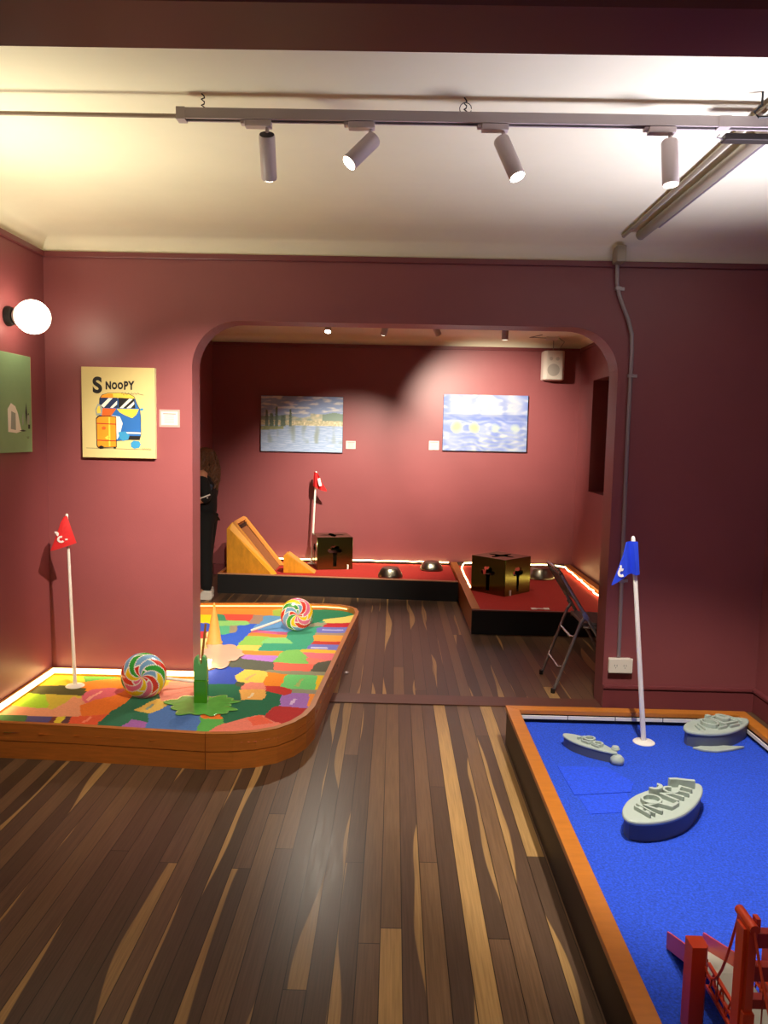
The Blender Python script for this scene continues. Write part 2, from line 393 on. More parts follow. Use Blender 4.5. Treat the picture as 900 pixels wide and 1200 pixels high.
# carpet: fine cells coloured by the cut-out pieces, plus a painted shadow strip and LED glow
PATCHES = [
((250,215,40),[(-2.026,4.236),(-1.98,4.493),(-1.847,4.503),(-1.771,4.316),(-1.98,4.28)]),
((90,160,60),[(-1.847,4.503),(-1.664,4.495),(-1.654,4.431),(-1.792,4.369)]),
((245,140,30),[(-1.82,4.354),(-1.644,4.44),(-1.58,4.302),(-1.728,4.211)]),
((75,75,30),[(-2.079,4.293),(-1.865,4.288),(-1.741,4.258),(-1.701,4.144),(-1.899,4.129),(-2.009,4.159)]),  # shadow strip by the red flag, painted into the carpet colour
((170,220,40),[(-2.013,3.974),(-2.015,4.158),(-1.911,4.128),(-1.829,3.988),(-1.851,3.917),(-1.961,3.943)]),
((215,195,60),[(-1.92,4.146),(-1.751,4.14),(-1.711,4.105),(-1.755,3.89),(-1.821,3.971)]),
((235,160,120),[(-2.081,3.962),(-1.961,3.943),(-1.774,3.905),(-1.743,4.122),(-1.644,4.001),(-1.593,3.818),(-1.731,3.809),(-2.009,3.822)]),
((225,100,120),[(-1.709,4.162),(-1.701,4.241),(-1.594,4.269),(-1.565,4.154),(-1.651,4.018)]),
((250,170,150),[(-1.666,4.072),(-1.64,4.218),(-1.625,4.211),(-1.645,4.051)]),
((235,120,30),[(-1.661,3.982),(-1.611,4.076),(-1.421,4.184),(-1.415,4.018),(-1.474,3.909),(-1.49,3.825),(-1.582,3.819)]),
((30,110,80),[(-1.469,3.71),(-1.439,4.016),(-1.421,4.184),(-1.301,4.212),(-1.28,4.1),(-1.332,3.954),(-1.241,3.859),(-1.2,3.766),(-1.234,3.764),(-1.318,3.805),(-1.328,3.702)]),
((230,190,90),[(-1.356,3.935),(-1.285,4.118),(-1.227,4.031),(-1.211,3.878),(-1.321,3.92)]),
((150,170,150),[(-1.302,3.956),(-1.284,4.034),(-1.27,4.021),(-1.285,3.94)]),
((240,170,50),[(-1.428,4.202),(-1.402,4.494),(-1.308,4.458),(-1.284,4.374),(-1.314,4.211)]),
((235,150,130),[(-1.302,4.193),(-1.303,4.415),(-1.145,4.406),(-1.095,4.189),(-1.197,4.162),(-1.243,4.084)]),
((60,110,50),[(-2.009,3.822),(-1.864,3.816),(-1.824,3.686),(-1.935,3.679)]),
((80,70,130),[(-1.861,3.809),(-1.726,3.799),(-1.686,3.696),(-1.824,3.686)]),
((120,50,40),[(-1.731,3.809),(-1.708,3.81),(-1.675,3.696),(-1.703,3.695)]),
((230,210,50),[(-1.708,3.81),(-1.668,3.813),(-1.641,3.699),(-1.678,3.696)]),
((90,50,60),[(-1.668,3.813),(-1.639,3.815),(-1.61,3.692),(-1.638,3.69)]),
((230,90,50),[(-1.639,3.815),(-1.479,3.859),(-1.46,3.702),(-1.604,3.692)]),
((245,140,110),[(-1.556,3.742),(-1.545,3.831),(-1.531,3.826),(-1.537,3.737)]),
((165,100,180),[(-1.336,3.707),(-1.318,3.805),(-1.234,3.764),(-1.193,3.69),(-1.31,3.682)]),
((75,120,190),[(-1.209,3.689),(-1.252,3.875),(-1.187,3.999),(-1.047,3.889),(-0.977,3.781),(-0.974,3.66),(-1.189,3.66)]),
((250,230,150),[(-1.413,5.528),(-1.327,5.536),(-1.135,4.736),(-1.209,4.729)]),  # pale yellow with the LED glow put into its colour
((250,225,0),[(-1.539,6.052),(-1.468,6.06),(-1.417,5.832),(-1.489,5.857)]),
((60,90,200),[(-1.496,5.824),(-1.428,5.831),(-1.384,5.649),(-1.45,5.643)]),
((220,60,60),[(-1.42,5.528),(-1.355,5.534),(-1.322,5.396),(-1.385,5.39)]),
((240,190,40),[(-1.183,4.908),(-1.073,4.917),(-1.056,4.807),(-1.131,4.694)]),
((245,150,50),[(-1.682,6.56),(-1.011,6.463),(-0.965,6.169),(-1.585,6.178)]),
((170,200,80),[(-0.991,6.335),(-0.911,6.28),(-0.907,6.157),(-0.974,6.18)]),
((60,150,110),[(-1.399,6.106),(-1.345,6.112),(-1.307,5.941),(-1.36,5.935)]),
((235,80,60),[(-1.351,6.141),(-1.12,6.135),(-1.103,5.933),(-1.313,5.968)]),
((170,140,120),[(-1.12,6.135),(-1.033,6.114),(-1.027,5.884),(-1.099,5.877)]),
((100,160,210),[(-1.031,6.102),(-0.894,6.069),(-0.877,5.955),(-1.014,5.885)]),
((150,215,120),[(-1.354,5.908),(-1.143,5.929),(-1.116,5.793),(-1.323,5.773)]),
((90,190,140),[(-1.311,5.748),(-1.227,5.756),(-1.207,5.602),(-1.246,5.548),(-1.282,5.62)]),
((165,150,120),[(-1.227,5.756),(-1.175,5.788),(-1.152,5.582),(-1.207,5.602)]),
((50,100,220),[(-1.232,5.428),(-1.142,5.533),(-1.175,5.788),(-1.056,5.826),(-1.044,5.617),(-1.066,5.281),(-1.091,5.147),(-1.177,5.294)]),
((100,160,220),[(-1.052,5.8),(-0.991,5.833),(-0.857,5.819),(-0.797,5.771),(-0.775,5.618),(-1.041,5.669)]),
((220,110,160),[(-1.041,5.669),(-0.775,5.618),(-0.765,5.544),(-1.046,5.592)]),
((240,140,60),[(-1.046,5.592),(-0.764,5.534),(-0.755,5.472),(-0.878,5.461),(-1.046,5.493)]),
((150,205,90),[(-1.066,5.281),(-1.054,5.468),(-1.034,5.494),(-0.894,5.483),(-0.874,5.437),(-0.915,5.25),(-1.057,5.238)]),
((140,215,130),[(-0.915,5.318),(-0.89,5.46),(-0.715,5.452),(-0.679,5.316),(-0.896,5.274)]),
((60,165,130),[(-0.904,5.121),(-0.901,5.305),(-0.677,5.307),(-0.752,5.449),(-0.775,5.618),(-0.75,5.62),(-0.588,5.661),(-0.584,5.873),(-0.528,5.99),(-0.554,5.768),(-0.553,5.564),(-0.55,5.305),(-0.574,5.193),(-0.717,5.117)]),
((30,130,90),[(-0.637,6.246),(-0.41,6.238),(-0.355,6.153),(-0.558,6.015),(-0.603,5.926)]),
((235,215,110),[(-0.547,6.045),(-0.356,6.171),(-0.296,6.1),(-0.323,5.965),(-0.51,5.935)]),
((200,40,50),[(-0.521,5.906),(-0.295,5.956),(-0.309,5.834),(-0.512,5.814)]),
((160,160,130),[(-0.603,5.926),(-0.523,5.934),(-0.493,5.893),(-0.559,5.821),(-0.592,5.818)]),
((115,120,205),[(-0.561,5.778),(-0.307,5.802),(-0.317,5.646),(-0.558,5.613)]),
((190,190,235),[(-0.518,5.735),(-0.355,5.74),(-0.356,5.703),(-0.515,5.698)]),
((170,150,130),[(-0.565,5.622),(-0.323,5.635),(-0.326,5.575),(-0.559,5.563)]),
((245,165,70),[(-0.564,5.553),(-0.325,5.56),(-0.333,5.402),(-0.554,5.396)]),
((200,60,50),[(-0.546,5.383),(-0.332,5.384),(-0.339,5.311),(-0.556,5.305)]),
((115,120,205),[(-0.581,5.258),(-0.556,5.305),(-0.339,5.302),(-0.348,5.179),(-0.574,5.193)]),
((210,210,240),[(-0.56,5.233),(-0.435,5.231),(-0.435,5.201),(-0.557,5.203)]),
((250,190,60),[(-0.606,5.169),(-0.347,5.162),(-0.354,5.094),(-0.61,5.105)]),
((235,120,130),[(-0.596,5.085),(-0.359,5.085),(-0.362,4.906),(-0.528,4.99)]),
((235,130,110),[(-0.546,4.949),(-0.369,4.925),(-0.436,4.862),(-0.511,4.836)]),
((245,210,100),[(-1.058,5.129),(-1.057,5.238),(-0.9,5.229),(-0.903,5.113)]),
((245,150,60),[(-1.027,5.09),(-0.715,5.104),(-0.733,4.992),(-0.997,5.03)]),
((190,130,220),[(-0.961,4.993),(-0.756,4.99),(-0.746,4.855),(-0.946,4.915)]),
((130,200,100),[(-0.757,4.854),(-0.742,5.052),(-0.708,5.139),(-0.63,5.167),(-0.535,4.853)]),
((240,110,90),[(-0.754,4.835),(-0.496,4.8),(-0.502,4.656),(-0.726,4.691)]),
((90,90,75),[(-0.495,4.692),(-0.469,4.859),(-0.365,4.944),(-0.365,4.668)]),
((95,100,85),[(-1.022,4.794),(-1.0,4.902),(-0.758,4.861),(-0.726,4.691),(-0.992,4.705)]),
((150,150,120),[(-0.763,4.688),(-0.375,4.667),(-0.402,4.613),(-0.668,4.626)]),
((50,80,190),[(-1.069,4.444),(-1.077,4.698),(-0.937,4.728),(-0.909,4.641),(-0.939,4.553),(-0.909,4.409),(-1.043,4.398)]),
((240,210,90),[(-0.939,4.553),(-0.916,4.676),(-0.754,4.602),(-0.752,4.437),(-0.842,4.43),(-0.914,4.456)]),
((235,180,120),[(-0.875,4.492),(-0.834,4.606),(-0.822,4.596),(-0.855,4.467)]),
((70,85,60),[(-0.916,4.44),(-0.872,4.427),(-0.862,4.35),(-0.903,4.378)]),
((240,140,30),[(-0.75,4.453),(-0.752,4.619),(-0.637,4.594),(-0.642,4.382),(-0.739,4.39)]),
((110,210,120),[(-0.642,4.382),(-0.632,4.594),(-0.441,4.576),(-0.432,4.337),(-0.576,4.341)]),
((170,190,110),[(-0.563,4.388),(-0.53,4.535),(-0.514,4.53),(-0.536,4.378)]),
((245,205,40),[(-0.443,4.593),(-0.38,4.597),(-0.378,4.341),(-0.432,4.337)]),
((150,150,130),[(-0.565,4.327),(-0.406,4.324),(-0.41,4.264),(-0.547,4.268)]),
((200,50,40),[(-0.732,4.375),(-0.642,4.382),(-0.561,4.297),(-0.589,4.222),(-0.702,4.286)]),
((235,140,120),[(-0.862,4.35),(-0.835,4.446),(-0.749,4.421),(-0.704,4.301),(-0.85,4.29)]),
((25,110,75),[(-1.038,4.232),(-1.041,4.367),(-0.916,4.392),(-0.856,4.32),(-0.844,4.188),(-0.702,4.142),(-0.697,4.287),(-0.599,4.221),(-0.599,4.095),(-0.633,4.012),(-0.635,3.91),(-0.679,3.907),(-0.839,3.775),(-0.874,3.893),(-0.88,4.129)]),
((240,180,90),[(-0.868,4.304),(-0.716,4.315),(-0.702,4.142),(-0.819,4.134)]),
((245,220,180),[(-0.797,4.169),(-0.775,4.257),(-0.763,4.246),(-0.781,4.159)]),
((165,115,200),[(-0.593,4.055),(-0.608,4.22),(-0.546,4.263),(-0.442,4.247),(-0.423,4.027)]),
((215,190,230),[(-0.54,4.072),(-0.539,4.168),(-0.519,4.164),(-0.521,4.068)]),
((240,150,60),[(-0.456,4.246),(-0.389,4.251),(-0.387,4.083),(-0.439,4.052)]),
((180,40,40),[(-0.648,3.884),(-0.628,4.039),(-0.403,4.015),(-0.436,3.899),(-0.584,3.816)]),
((235,130,110),[(-0.909,3.635),(-0.845,3.763),(-0.734,3.866),(-0.67,3.907),(-0.574,3.805),(-0.739,3.668)]),
((235,100,70),[(-0.732,3.854),(-0.67,3.902),(-0.591,3.804),(-0.689,3.762)]),
((240,120,30),[(-0.951,3.839),(-0.939,3.939),(-0.861,3.833)]),
((90,180,80),[(-0.965,3.826),(-0.862,3.84),(-0.845,3.763),(-0.914,3.656)]),
]
def inside(px, py, poly):
    r = np.zeros(px.shape, bool); n = len(poly); j = n-1
    for i in range(n):
        xi, yi = poly[i]; xj, yj = poly[j]
        if yi != yj:
            r ^= ((yi > py) != (yj > py)) & (px < (xj-xi)*(py-yi)/(yj-yi) + xi)
        j = i
    return r
def build_carpet():
    c = .008; x0, x1, y0, y1 = -2.04, -.27, 3.54, 6.42
    nx = int((x1-x0)/c); ny = int((y1-y0)/c)
    gx = x0 + (np.arange(nx)+.5)*c; gy = y0 + (np.arange(ny)+.5)*c
    GX, GY = np.meshgrid(gx, gy)
    full = outer + notch[1:-1]
    keep = inside(GX, GY, full)
    # gently wandering cut lines
    WX = GX + .004*np.sin(GY*31+1.3*np.sin(GX*23)); WY = GY + .004*np.sin(GX*27+1.1*np.sin(GY*19))
    base = np.zeros(GX.shape+(3,)); base[:] = (228, 140, 70)
    done = np.zeros(GX.shape, bool)
    for cc, poly in PATCHES:
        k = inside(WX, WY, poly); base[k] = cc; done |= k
    # grow the traced pieces into the gaps between them
    for _ in range(60):
        if done.all(): break
        for ax, sh in ((0, 1), (1, 1), (0, -1), (1, -1)):
            d2 = np.roll(done, sh, ax); b2 = np.roll(base, sh, ax); k = d2 & ~done; base[k] = b2[k]; done = done | k
    s = base/255.0; lincol = np.where(s <= .04045, s/12.92, ((s+.055)/1.055)**2.4)
    vid = -np.ones((ny+1, nx+1), int); vs = []; fs = []; cols = []
    for j in range(ny):
        for i in range(nx):
            if not keep[j, i]: continue
            q = []
            for a, b_ in ((j, i), (j, i+1), (j+1, i+1), (j+1, i)):
                if vid[a, b_] < 0:
                    vid[a, b_] = len(vs); vs.append((x0+b_*c-LP[0], y0+a*c-LP[1], .13))
                q.append(int(vid[a, b_]))
            fs.append(q); cols.append(lincol[j, i])
    me = bpy.data.meshes.new('patchwork_carpet'); me.from_pydata(vs, [], fs)
    ca = me.color_attributes.new('Col', 'FLOAT_COLOR', 'CORNER')
    arr = np.ones((len(fs), 4, 4), np.float32); arr[:, :, :3] = np.array(cols)[:, None, :]
    ca.data.foreach_set('color', arr.ravel())
    me.materials.append(PATCHC); ob = bpy.data.objects.new('patchwork_carpet', me); COL.objects.link(ob); ob.parent = plat
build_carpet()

# ------------------------------------------------------------------ candy props on the patchwork
def lollipop(c, normal, R, stick_end, label, seed, spin):
    rt = thing('lollipop', label, 'lollipop', (c[0], c[1], .13))
    nrm = Vector(normal).normalized(); q = Vector((0,0,1)).rotation_difference(nrm); C = Vector(c)
    cols = [(214,60,40),(120,165,205),(60,160,60),(240,205,30),(225,110,150),(240,205,30),(60,160,60),(120,165,205),(214,60,40),(225,110,150),(240,205,30)]
    NA, NR = 132, 22; vs = []; fs = []; cl = []
    th = R*.34
    for side in (1, -1):
        for r in range(NR+1):
            t = r/NR*pi/2; rr = R*math.sin(t); zz = th*math.cos(t)*side
            for a in range(NA):
                an = 2*pi*a/NA
                vs.append(tuple(C + q @ Vector((rr*math.cos(an), rr*math.sin(an), zz)) - org(rt)))
        off = 0 if side == 1 else (NR+1)*NA
        for r in range(NR):
            for a in range(NA):
                f = (off+r*NA+a, off+r*NA+(a+1) % NA, off+(r+1)*NA+(a+1) % NA, off+(r+1)*NA+a)
                fs.append(f if side == -1 else f[::-1])
                t = (r+.5)/NR; s = (a+.5)/NA + side*spin*(t**1.1)*.30
                s = (s % 1)*len(cols); k = int(s); fr = s-k
                seg = (t*3.2 + k*.37) % 1
                col = cols[(k + int(t*1.6+k*.37)*4) % len(cols)]; seg = (t*1.6 + k*.37) % 1
                wline = .035/max(t, .15)+.09
                if fr < wline or (seg < .07 and 0.15 < t < .95): col = (238, 234, 224)
                cl.append(lin(col))
    me = bpy.data.meshes.new('candy_disc'); me.from_pydata(vs, [], fs)
    ca = me.color_attributes.new('Col', 'FLOAT_COLOR', 'CORNER')
    ca.data.foreach_set('color', np.repeat(np.array(cl, np.float32), 4, axis=0).ravel())
    for p in me.polygons: p.use_smooth = True
    me.materials.append(CANDY); ob = bpy.data.objects.new('candy_disc', me); COL.objects.link(ob); ob.parent = rt
    d = (Vector(stick_end) - C); st = C + d.normalized()*R*.85
    MB().tube([st, stick_end], .009, 10).build('stick', WHITEP, rt, smooth=True)
lollipop((-1.362, 4.13, .255), (.05, -.97, .12), .127, (-1.06, 4.36, .142), 'swirled rainbow lollipop leaning by the red flag near the wall', 1, 1)
lollipop((-.705, 5.66, .258), (.22, -.93, .12), .124, (-1.04, 5.60, .142), 'swirled rainbow lollipop in the rear part of the patchwork platform', 2, -1)

# melting green popsicle
pop = thing('melting_popsicle', 'green popsicle upside down in its own puddle, wooden stick up', 'popsicle', (-1.02, 4.06, .13))
o = [(-.037, 0), (.037, 0), (.037, .20), (.034, .235), (.026, .262), (.014, .268), (.008, .225), (-.002, .215), (-.011, .225), (-.014, .268), (-.028, .262), (-.035, .235), (-.037, .2)]
def pz(a, b): return [(u, v) for u, v in o]
low = [(-.037, .004), (.037, .004), (.037, .135), (-.037, .135)]
up = [(-.036, .135), (.036, .135), (.036, .215), (.033, .245), (.026, .264), (.014, .27), (.009, .232), (0, .218), (-.009, .232), (-.014, .27), (-.026, .264), (-.033, .245), (-.036, .215)]
MB().prism(low, -.022, .022, lambda u, v, w: (-1.025+u, 4.06+w, .13+v)).build('ice_body', GREENP, pop, bevel=.006)
MB().prism(up, -.019, .019, lambda u, v, w: (-1.022+u-.02*v, 4.06+w, .13+v)).build('ice_top', GREENT, pop, bevel=.003)
MB().obox((-1.012, 4.062, .46), (.012, .006, .23), Matrix.Rotation(math.radians(6), 3, 'Y')).build('stick', STICKM, pop, bevel=.002)
def blob(cx, cy, z0, h, lobes, name, m, par, seed=0, inner=.86):
    rnd = random.Random(seed); P = []
    n = len(lobes)
    for i, (a, r) in enumerate(lobes):
        a2, r2 = lobes[(i+1) % n]
        if a2 <= a: a2 += 360
        P.append((a, r)); P.append((a+(a2-a)*.3, (r*.75+r2*.25)*inner*1.08)); P.append((a+(a2-a)*.5, min(r, r2)*inner)); P.append((a+(a2-a)*.7, (r*.25+r2*.75)*inner*1.08))
    b = MB(); base = []
    for s, zz in ((1, 0), (.985, h*.7), (.93, h), (.5, h*1.15)):
        base.append([b.bm.verts.new((cx+r*s*math.cos(math.radians(a)), cy+r*s*math.sin(math.radians(a)), z0+zz)) for a, r in P])
    for A, B in zip(base, base[1:]):
        for i in range(len(P)): b.bm.faces.new((A[i], A[(i+1) % len(P)], B[(i+1) % len(P)], B[i]))
    b.bm.faces.new(base[-1]); b.bm.faces.new(list(reversed(base[0])))
    ob = b.build(name, m, par)
    for p in ob.data.polygons: p.use_smooth = True
    md = ob.modifiers.new('s', 'SUBSURF'); md.levels = 1; md.render_levels = 2
    return ob
blob(-1.01, 4.03, .131, .007, [(0, .16), (18, .22), (38, .19), (60, .2), (95, .13), (135, .2), (172, .24), (205, .17), (240, .2), (275, .16), (298, .2), (322, .21), (342, .23)], 'puddle', GREENQ, pop)
# upturned ice cream cone with melted scoop
cone = thing('ice_cream_cone', 'tan ice cream cone upside down on pale pink melted puddle', 'cone', (-1.23, 5.22, .13))
MB().lathe([(.0, .0), (.056, .0), (.058, .012), (.05, .02), (.028, .16), (.006, .288), (0, .292)], 28, (-1.23, 5.24, .134)).build('cone_wafer', CONEM, cone, smooth=True)
blob(-1.13, 4.98, .131, .012, [(0, .17), (40, .17), (80, .25), (115, .33), (150, .17), (190, .12), (225, .25), (268, .37), (285, .34), (320, .18)], 'melted_puddle', CREAMP, cone)

# ------------------------------------------------------------------ flags
def arc_glyph(fn, cx, cy, r, a0, a1, w, off=.002):
    m = MB(); n = 14; P = [(cx+r*math.cos(math.radians(a0+(a1-a0)*k/n)), cy+r*math.sin(math.radians(a0+(a1-a0)*k/n))) for k in range(n+1)]
    m.ribbon(P, w, off-.0015, off, fn); return m
def flag_cloth(rt, rows, m, solid=.0025):
    """rows: list of (top, bottom) points; the cloth hangs between them"""
    b = MB(); n = 6; V = []
    for t, bt in rows:
        t = Vector(t); bt = Vector(bt)
        V.append([b.bm.verts.new(t.lerp(bt, k/n)) for k in range(n+1)])
    for A, B in zip(V, V[1:]):
        for k in range(n): b.bm.faces.new((A[k], A[k+1], B[k+1], B[k]))
    ob = b.build('flag_cloth', m, rt, solid=solid)
    return ob
def pole(rt, p0, p1, r0=.013, r1=.010):
    MB().tube([p0, p1], [r0, r1], 12).build('pole', WHITEP, rt, smooth=True)
    p1 = Vector(p1); MB().lathe([(0, -.008), (.008, -.004), (.009, .004), (.005, .011), (0, .013)], 12, p1).build('finial', WHITEP, rt, smooth=True)
def disc(rt, x, y, z, r=.05):
    MB().lathe([(r, 0), (r, .003), (r*.9, .007), (.018, .012), (.0, .012)], 32, (x, y, z)).build('base_disc', WHITEP, rt, smooth=True)
# blue flag
bf = thing('golf_flag', 'blue pennant on a leaning white pole on the blue turf', 'flag', (1.25, 3.645, .14))
pole(bf, (1.249, 3.645, .145), (1.146, 3.645, 1.142)); disc(bf, 1.25, 3.645, .14, .052)
def onb(z): return 1.249 - .103*(z-.145)/.997
flag_cloth(bf, [((onb(1.13)+.016, 3.63, 1.13), (onb(.975)+.016, 3.63, .972)), ((onb(1.13)-.006, 3.622, 1.132), (onb(.975)-.004, 3.615, .97)), ((onb(1.13)-.022, 3.64, 1.13), (onb(.975)-.022, 3.64, .975)),
                ((onb(1.13)-.042, 3.618, 1.128), (onb(.975)-.046, 3.612, .973)), ((1.088, 3.60, 1.068), (1.088, 3.60, .952)), ((1.062, 3.59, 1.0), (1.062, 3.59, .938)), ((1.037, 3.585, .932), (1.037, 3.585, .925))], BLUEF)
fb_fn = lambda u, v, w: (u, 3.598+(u-1.085)*.3-w, v)
g = arc_glyph(fb_fn, 1.084, .985, .015, 60, 310, .012, .006); g.build('flag_letter', WHITEF, bf)
arc_glyph(fb_fn, 1.0655, 1.012, .013, -70, 40, .010, .006).build('flag_letter', WHITEF, bf)
# red flag in the left corner
rf = thing('golf_flag', 'red pennant on a thin white pole in the left wall corner', 'flag', (-1.814, 4.292, .13))
pole(rf, (-1.814, 4.292, .133), (-1.843, 4.292, 1.118), .011, .007)
disc(rf, -1.814, 4.292, .13, .052)
flag_cloth(rf, [((-1.838, 4.282, 1.118), (-1.782, 4.272, .968)), ((-1.843, 4.275, 1.12), (-1.815, 4.262, .955)), ((-1.85, 4.262, 1.112), (-1.86, 4.25, .94)), ((-1.862, 4.255, 1.085), (-1.895, 4.24, .928)), ((-1.885, 4.25, 1.01), (-1.912, 4.235, .925)), ((-1.913, 4.235, .93), (-1.916, 4.235, .922))], REDF)
rf_fn = lambda u, v, w: (u, 4.252+(u+1.86)*.32-w, v)
arc_glyph(rf_fn, -1.858, .990, .0145, 70, 320, .0105, .006).build('flag_letter', WHITEF, rf)
arc_glyph(rf_fn, -1.884, 1.020, .009, -60, 120, .012, .006).build('flag_letter', WHITEF, rf)
MB().ribbon([(-1.838, .989), (-1.826, .989)], .008, .0045, .006, rf_fn).build('flag_letter', WHITEF, rf)
# red flag in the far room
ff = thing('golf_flag', 'red pennant on a white pole behind the left brass cube', 'flag', (-.90, 8.5, .17))
pole(ff, (-.902, 8.5, .172), (-.862, 8.5, 1.192), .013, .01)
disc(ff, -.902, 8.5, .17, .05)
flag_cloth(ff, [((-.883, 8.49, 1.192), (-.891, 8.49, 1.037)), ((-.865, 8.47, 1.194), (-.868, 8.458, 1.03)), ((-.845, 8.48, 1.188), (-.84, 8.48, 1.014)), ((-.819, 8.455, 1.149), (-.799, 8.45, 1.0)), ((-.788, 8.45, 1.078), (-.763, 8.45, .99)), ((-.739, 8.45, 1.006), (-.737, 8.45, .986))], REDF)
ff_fn = lambda u, v, w: (u, 8.44-w, v)
MB().ribbon([(-.826, 1.13), (-.816, 1.09), (-.804, 1.045)], .03, .001, .004, ff_fn).build('flag_letter', WHITEF, ff)
# ------------------------------------------------------------------ red carpet platforms in the far room
ra = thing('golf_platform', 'long black-fronted red carpet platform against the far wall', 'platform', (-.5, 8.0, 0))
fr_ = lambda x: 7.60 - (x+1.75)*.065
A0, A1 = (-1.75, 7.60), (.655, 7.445)
MB().prism([A0, A1, (.655, 7.475), (-1.75, 7.63)], 0, .193).build('front_board', BLACK, ra)
MB().prism([A0, A1, (.655, 7.475), (-1.75, 7.63)], .193, .202).build('front_cap', mat('worn_pine_edge', (196, 140, 104), rough=.5), ra)
MB().box(-1.75, 7.632, 0, -1.72, 8.60, .2).build('side_board', OAKF, ra)
MB().box(-1.75, 8.60, 0, .655, 8.628, .2).build('back_board', DARKSIDE, ra)
MB().prism([(-1.72, 7.63), (.655, 7.475), (.655, 8.6), (-1.72, 8.6)], .02, .17).build('red_carpet', REDC, ra)
def rope(par, P, amp, seedv):
    rnd = random.Random(seedv); Q = []
    for a, b_ in zip(P, P[1:]):
        a = Vector(a); b_ = Vector(b_); n = max(2, int((b_-a).length/.08))
        for k in range(n):
            p = a.lerp(b_, k/n); p += Vector((rnd.uniform(-amp, amp), rnd.uniform(-amp, amp), rnd.uniform(-amp, amp)*.4)); Q.append(p)
    Q.append(Vector(P[-1])); MB().tube(Q, .0075, 8).build('led_rope', LEDW, par, smooth=True)
rope(ra, [(-1.70, 8.575, .206), (-.95, 8.575, .206), (.0, 8.57, .208), (.64, 8.575, .205)], .008, 1)
rb = thing('golf_platform', 'square black-fronted red carpet platform in the far right corner', 'platform', (1.3, 7.4, 0))
MB().box(.665, 6.20, 0, 1.94, 6.23, .193).build('front_board', BLACK, rb)
MB().box(.665, 6.20, .193, 1.94, 6.23, .202).build('front_cap', mat('dark_brown_edge', (96, 50, 36), rough=.5), rb)
MB().box(.665, 6.232, 0, .735, 8.62, .205).build('side_board', OAKF, rb)
MB().box(1.945, 6.20, 0, 2.015, 8.62, .205).build('side_board', OAKF, rb)
MB().box(.737, 8.59, 0, 1.943, 8.62, .205).build('back_board', DARKSIDE, rb)
MB().box(.737, 6.232, .02, 1.943, 8.588, .17).build('red_carpet', REDC, rb)
rope(rb, [(.76, 7.3, .18), (.76, 8.3, .182), (.80, 8.56, .19)], .004, 3)
rope(rb, [(.80, 8.565, .205), (1.75, 8.565, .207), (1.91, 8.40, .205), (1.905, 7.2, .19), (1.925, 6.3, .19)], .011, 2)
# small white H shaped marker
hm = MB(); 
for q in ((1.19, 6.40, 1.235, 6.46), (1.235, 6.42, 1.30, 6.445), (1.30, 6.40, 1.345, 6.47)): hm.box(q[0], q[1], .1705, q[2], q[3], .176)
tag(hm.build('floor_marker', WHITEP, loc=(1.27, 6.43, .17)), 'small flat white H-shaped piece on the red carpet near the front edge', 'marker')

# wooden ramp with a channel
rp = thing('golf_ramp', 'tall honey plywood ramp with a carpeted channel', 'ramp', (-1.45, 8.0, .17))
y0, y1 = 7.72, 8.36
xa, xb, zt = -1.685, -1.20, .665
def side(yq, th, name):
    MB().prism([(xa, .172), (xb-.02, .172), (xa+.03, zt-.03), (xa, zt-.03)], yq, yq+th, lambda u, v, w: (u, w, v)).build(name, PLY, rp, bevel=.002)
side(y0, .03, 'side_panel'); side(y1-.03, .03, 'side_panel')
SHOULD = mat('yellow_shoulder', (226, 158, 30), rough=.45)
for ya_, yb_ in ((y0, y0+.055), (y1, y1-.035)):     # sloping shoulder between side panel and rail
    m_ = MB(); q = [(xa+.0, ya_, zt-.03), (xa+.03, ya_, zt-.03), (xb-.02, ya_, .172), (xb+.02, yb_, .176), (xa+.085, yb_, zt+.03), (xa+.045, yb_, zt+.035)]
    m_.bm.faces.new([m_.bm.verts.new(p) for p in q]); m_.build('shoulder', SHOULD, rp, solid=.006)
MB().box(xa+.0, y0+.036, .172, xa+.03, y1-.036, zt-.03).build('back_panel', PLY, rp)
sl = [(xa+.06, zt-.015), (xb-.03, .175), (xb-.08, .175), (xa+.03, zt-.055)]
MB().prism(sl, y0+.036, y1-.036, lambda u, v, w: (u, w, v)).build('channel_bed', mat('tan_channel_carpet', (150, 92, 48), rough=.9, var=.15, vscale=40), rp)
for yy in (y0+.07, y1-.045):
    MB().prism([(xa+.07, zt+.042), (xa+.045, zt+.02), (xb-.03, .175), (xb+.015, .175)], yy-.018, yy+.018, lambda u, v, w: (u, w, v)).build('rail', PLYD, rp, bevel=.003)
MB().prism([(xa+.03, zt+.0), (xa+.06, zt+.045), (xa+.09, zt+.015), (xa+.06, zt-.02)], y0+.09, y1-.06, lambda u, v, w: (u, w, v)).build('top_rail', PLYD, rp)
MB().box(xa+.085, y0+.12, zt-.05, xa+.10, y1-.10, zt-.012).build('channel_slot', BLK, rp)
wd = thing('wooden_wedge', 'small honey plywood wedge between ramp and brass cube', 'wedge', (-1.0, 7.95, .17))
MB().prism([(-1.125, .172), (-.80, .172), (-1.085, .372), (-1.105, .372), (-1.125, .35)], 7.86, 8.02, lambda u, v, w: (u, w, v)).build('wedge_body', PLY, wd, bevel=.003)
MB().prism([(-.80, .1745), (-.815, .172), (-1.085, .3745), (-1.082, .3775)], 7.862, 8.018, lambda u, v, w: (u, w, v)).build('wedge_top', PLYD, wd)

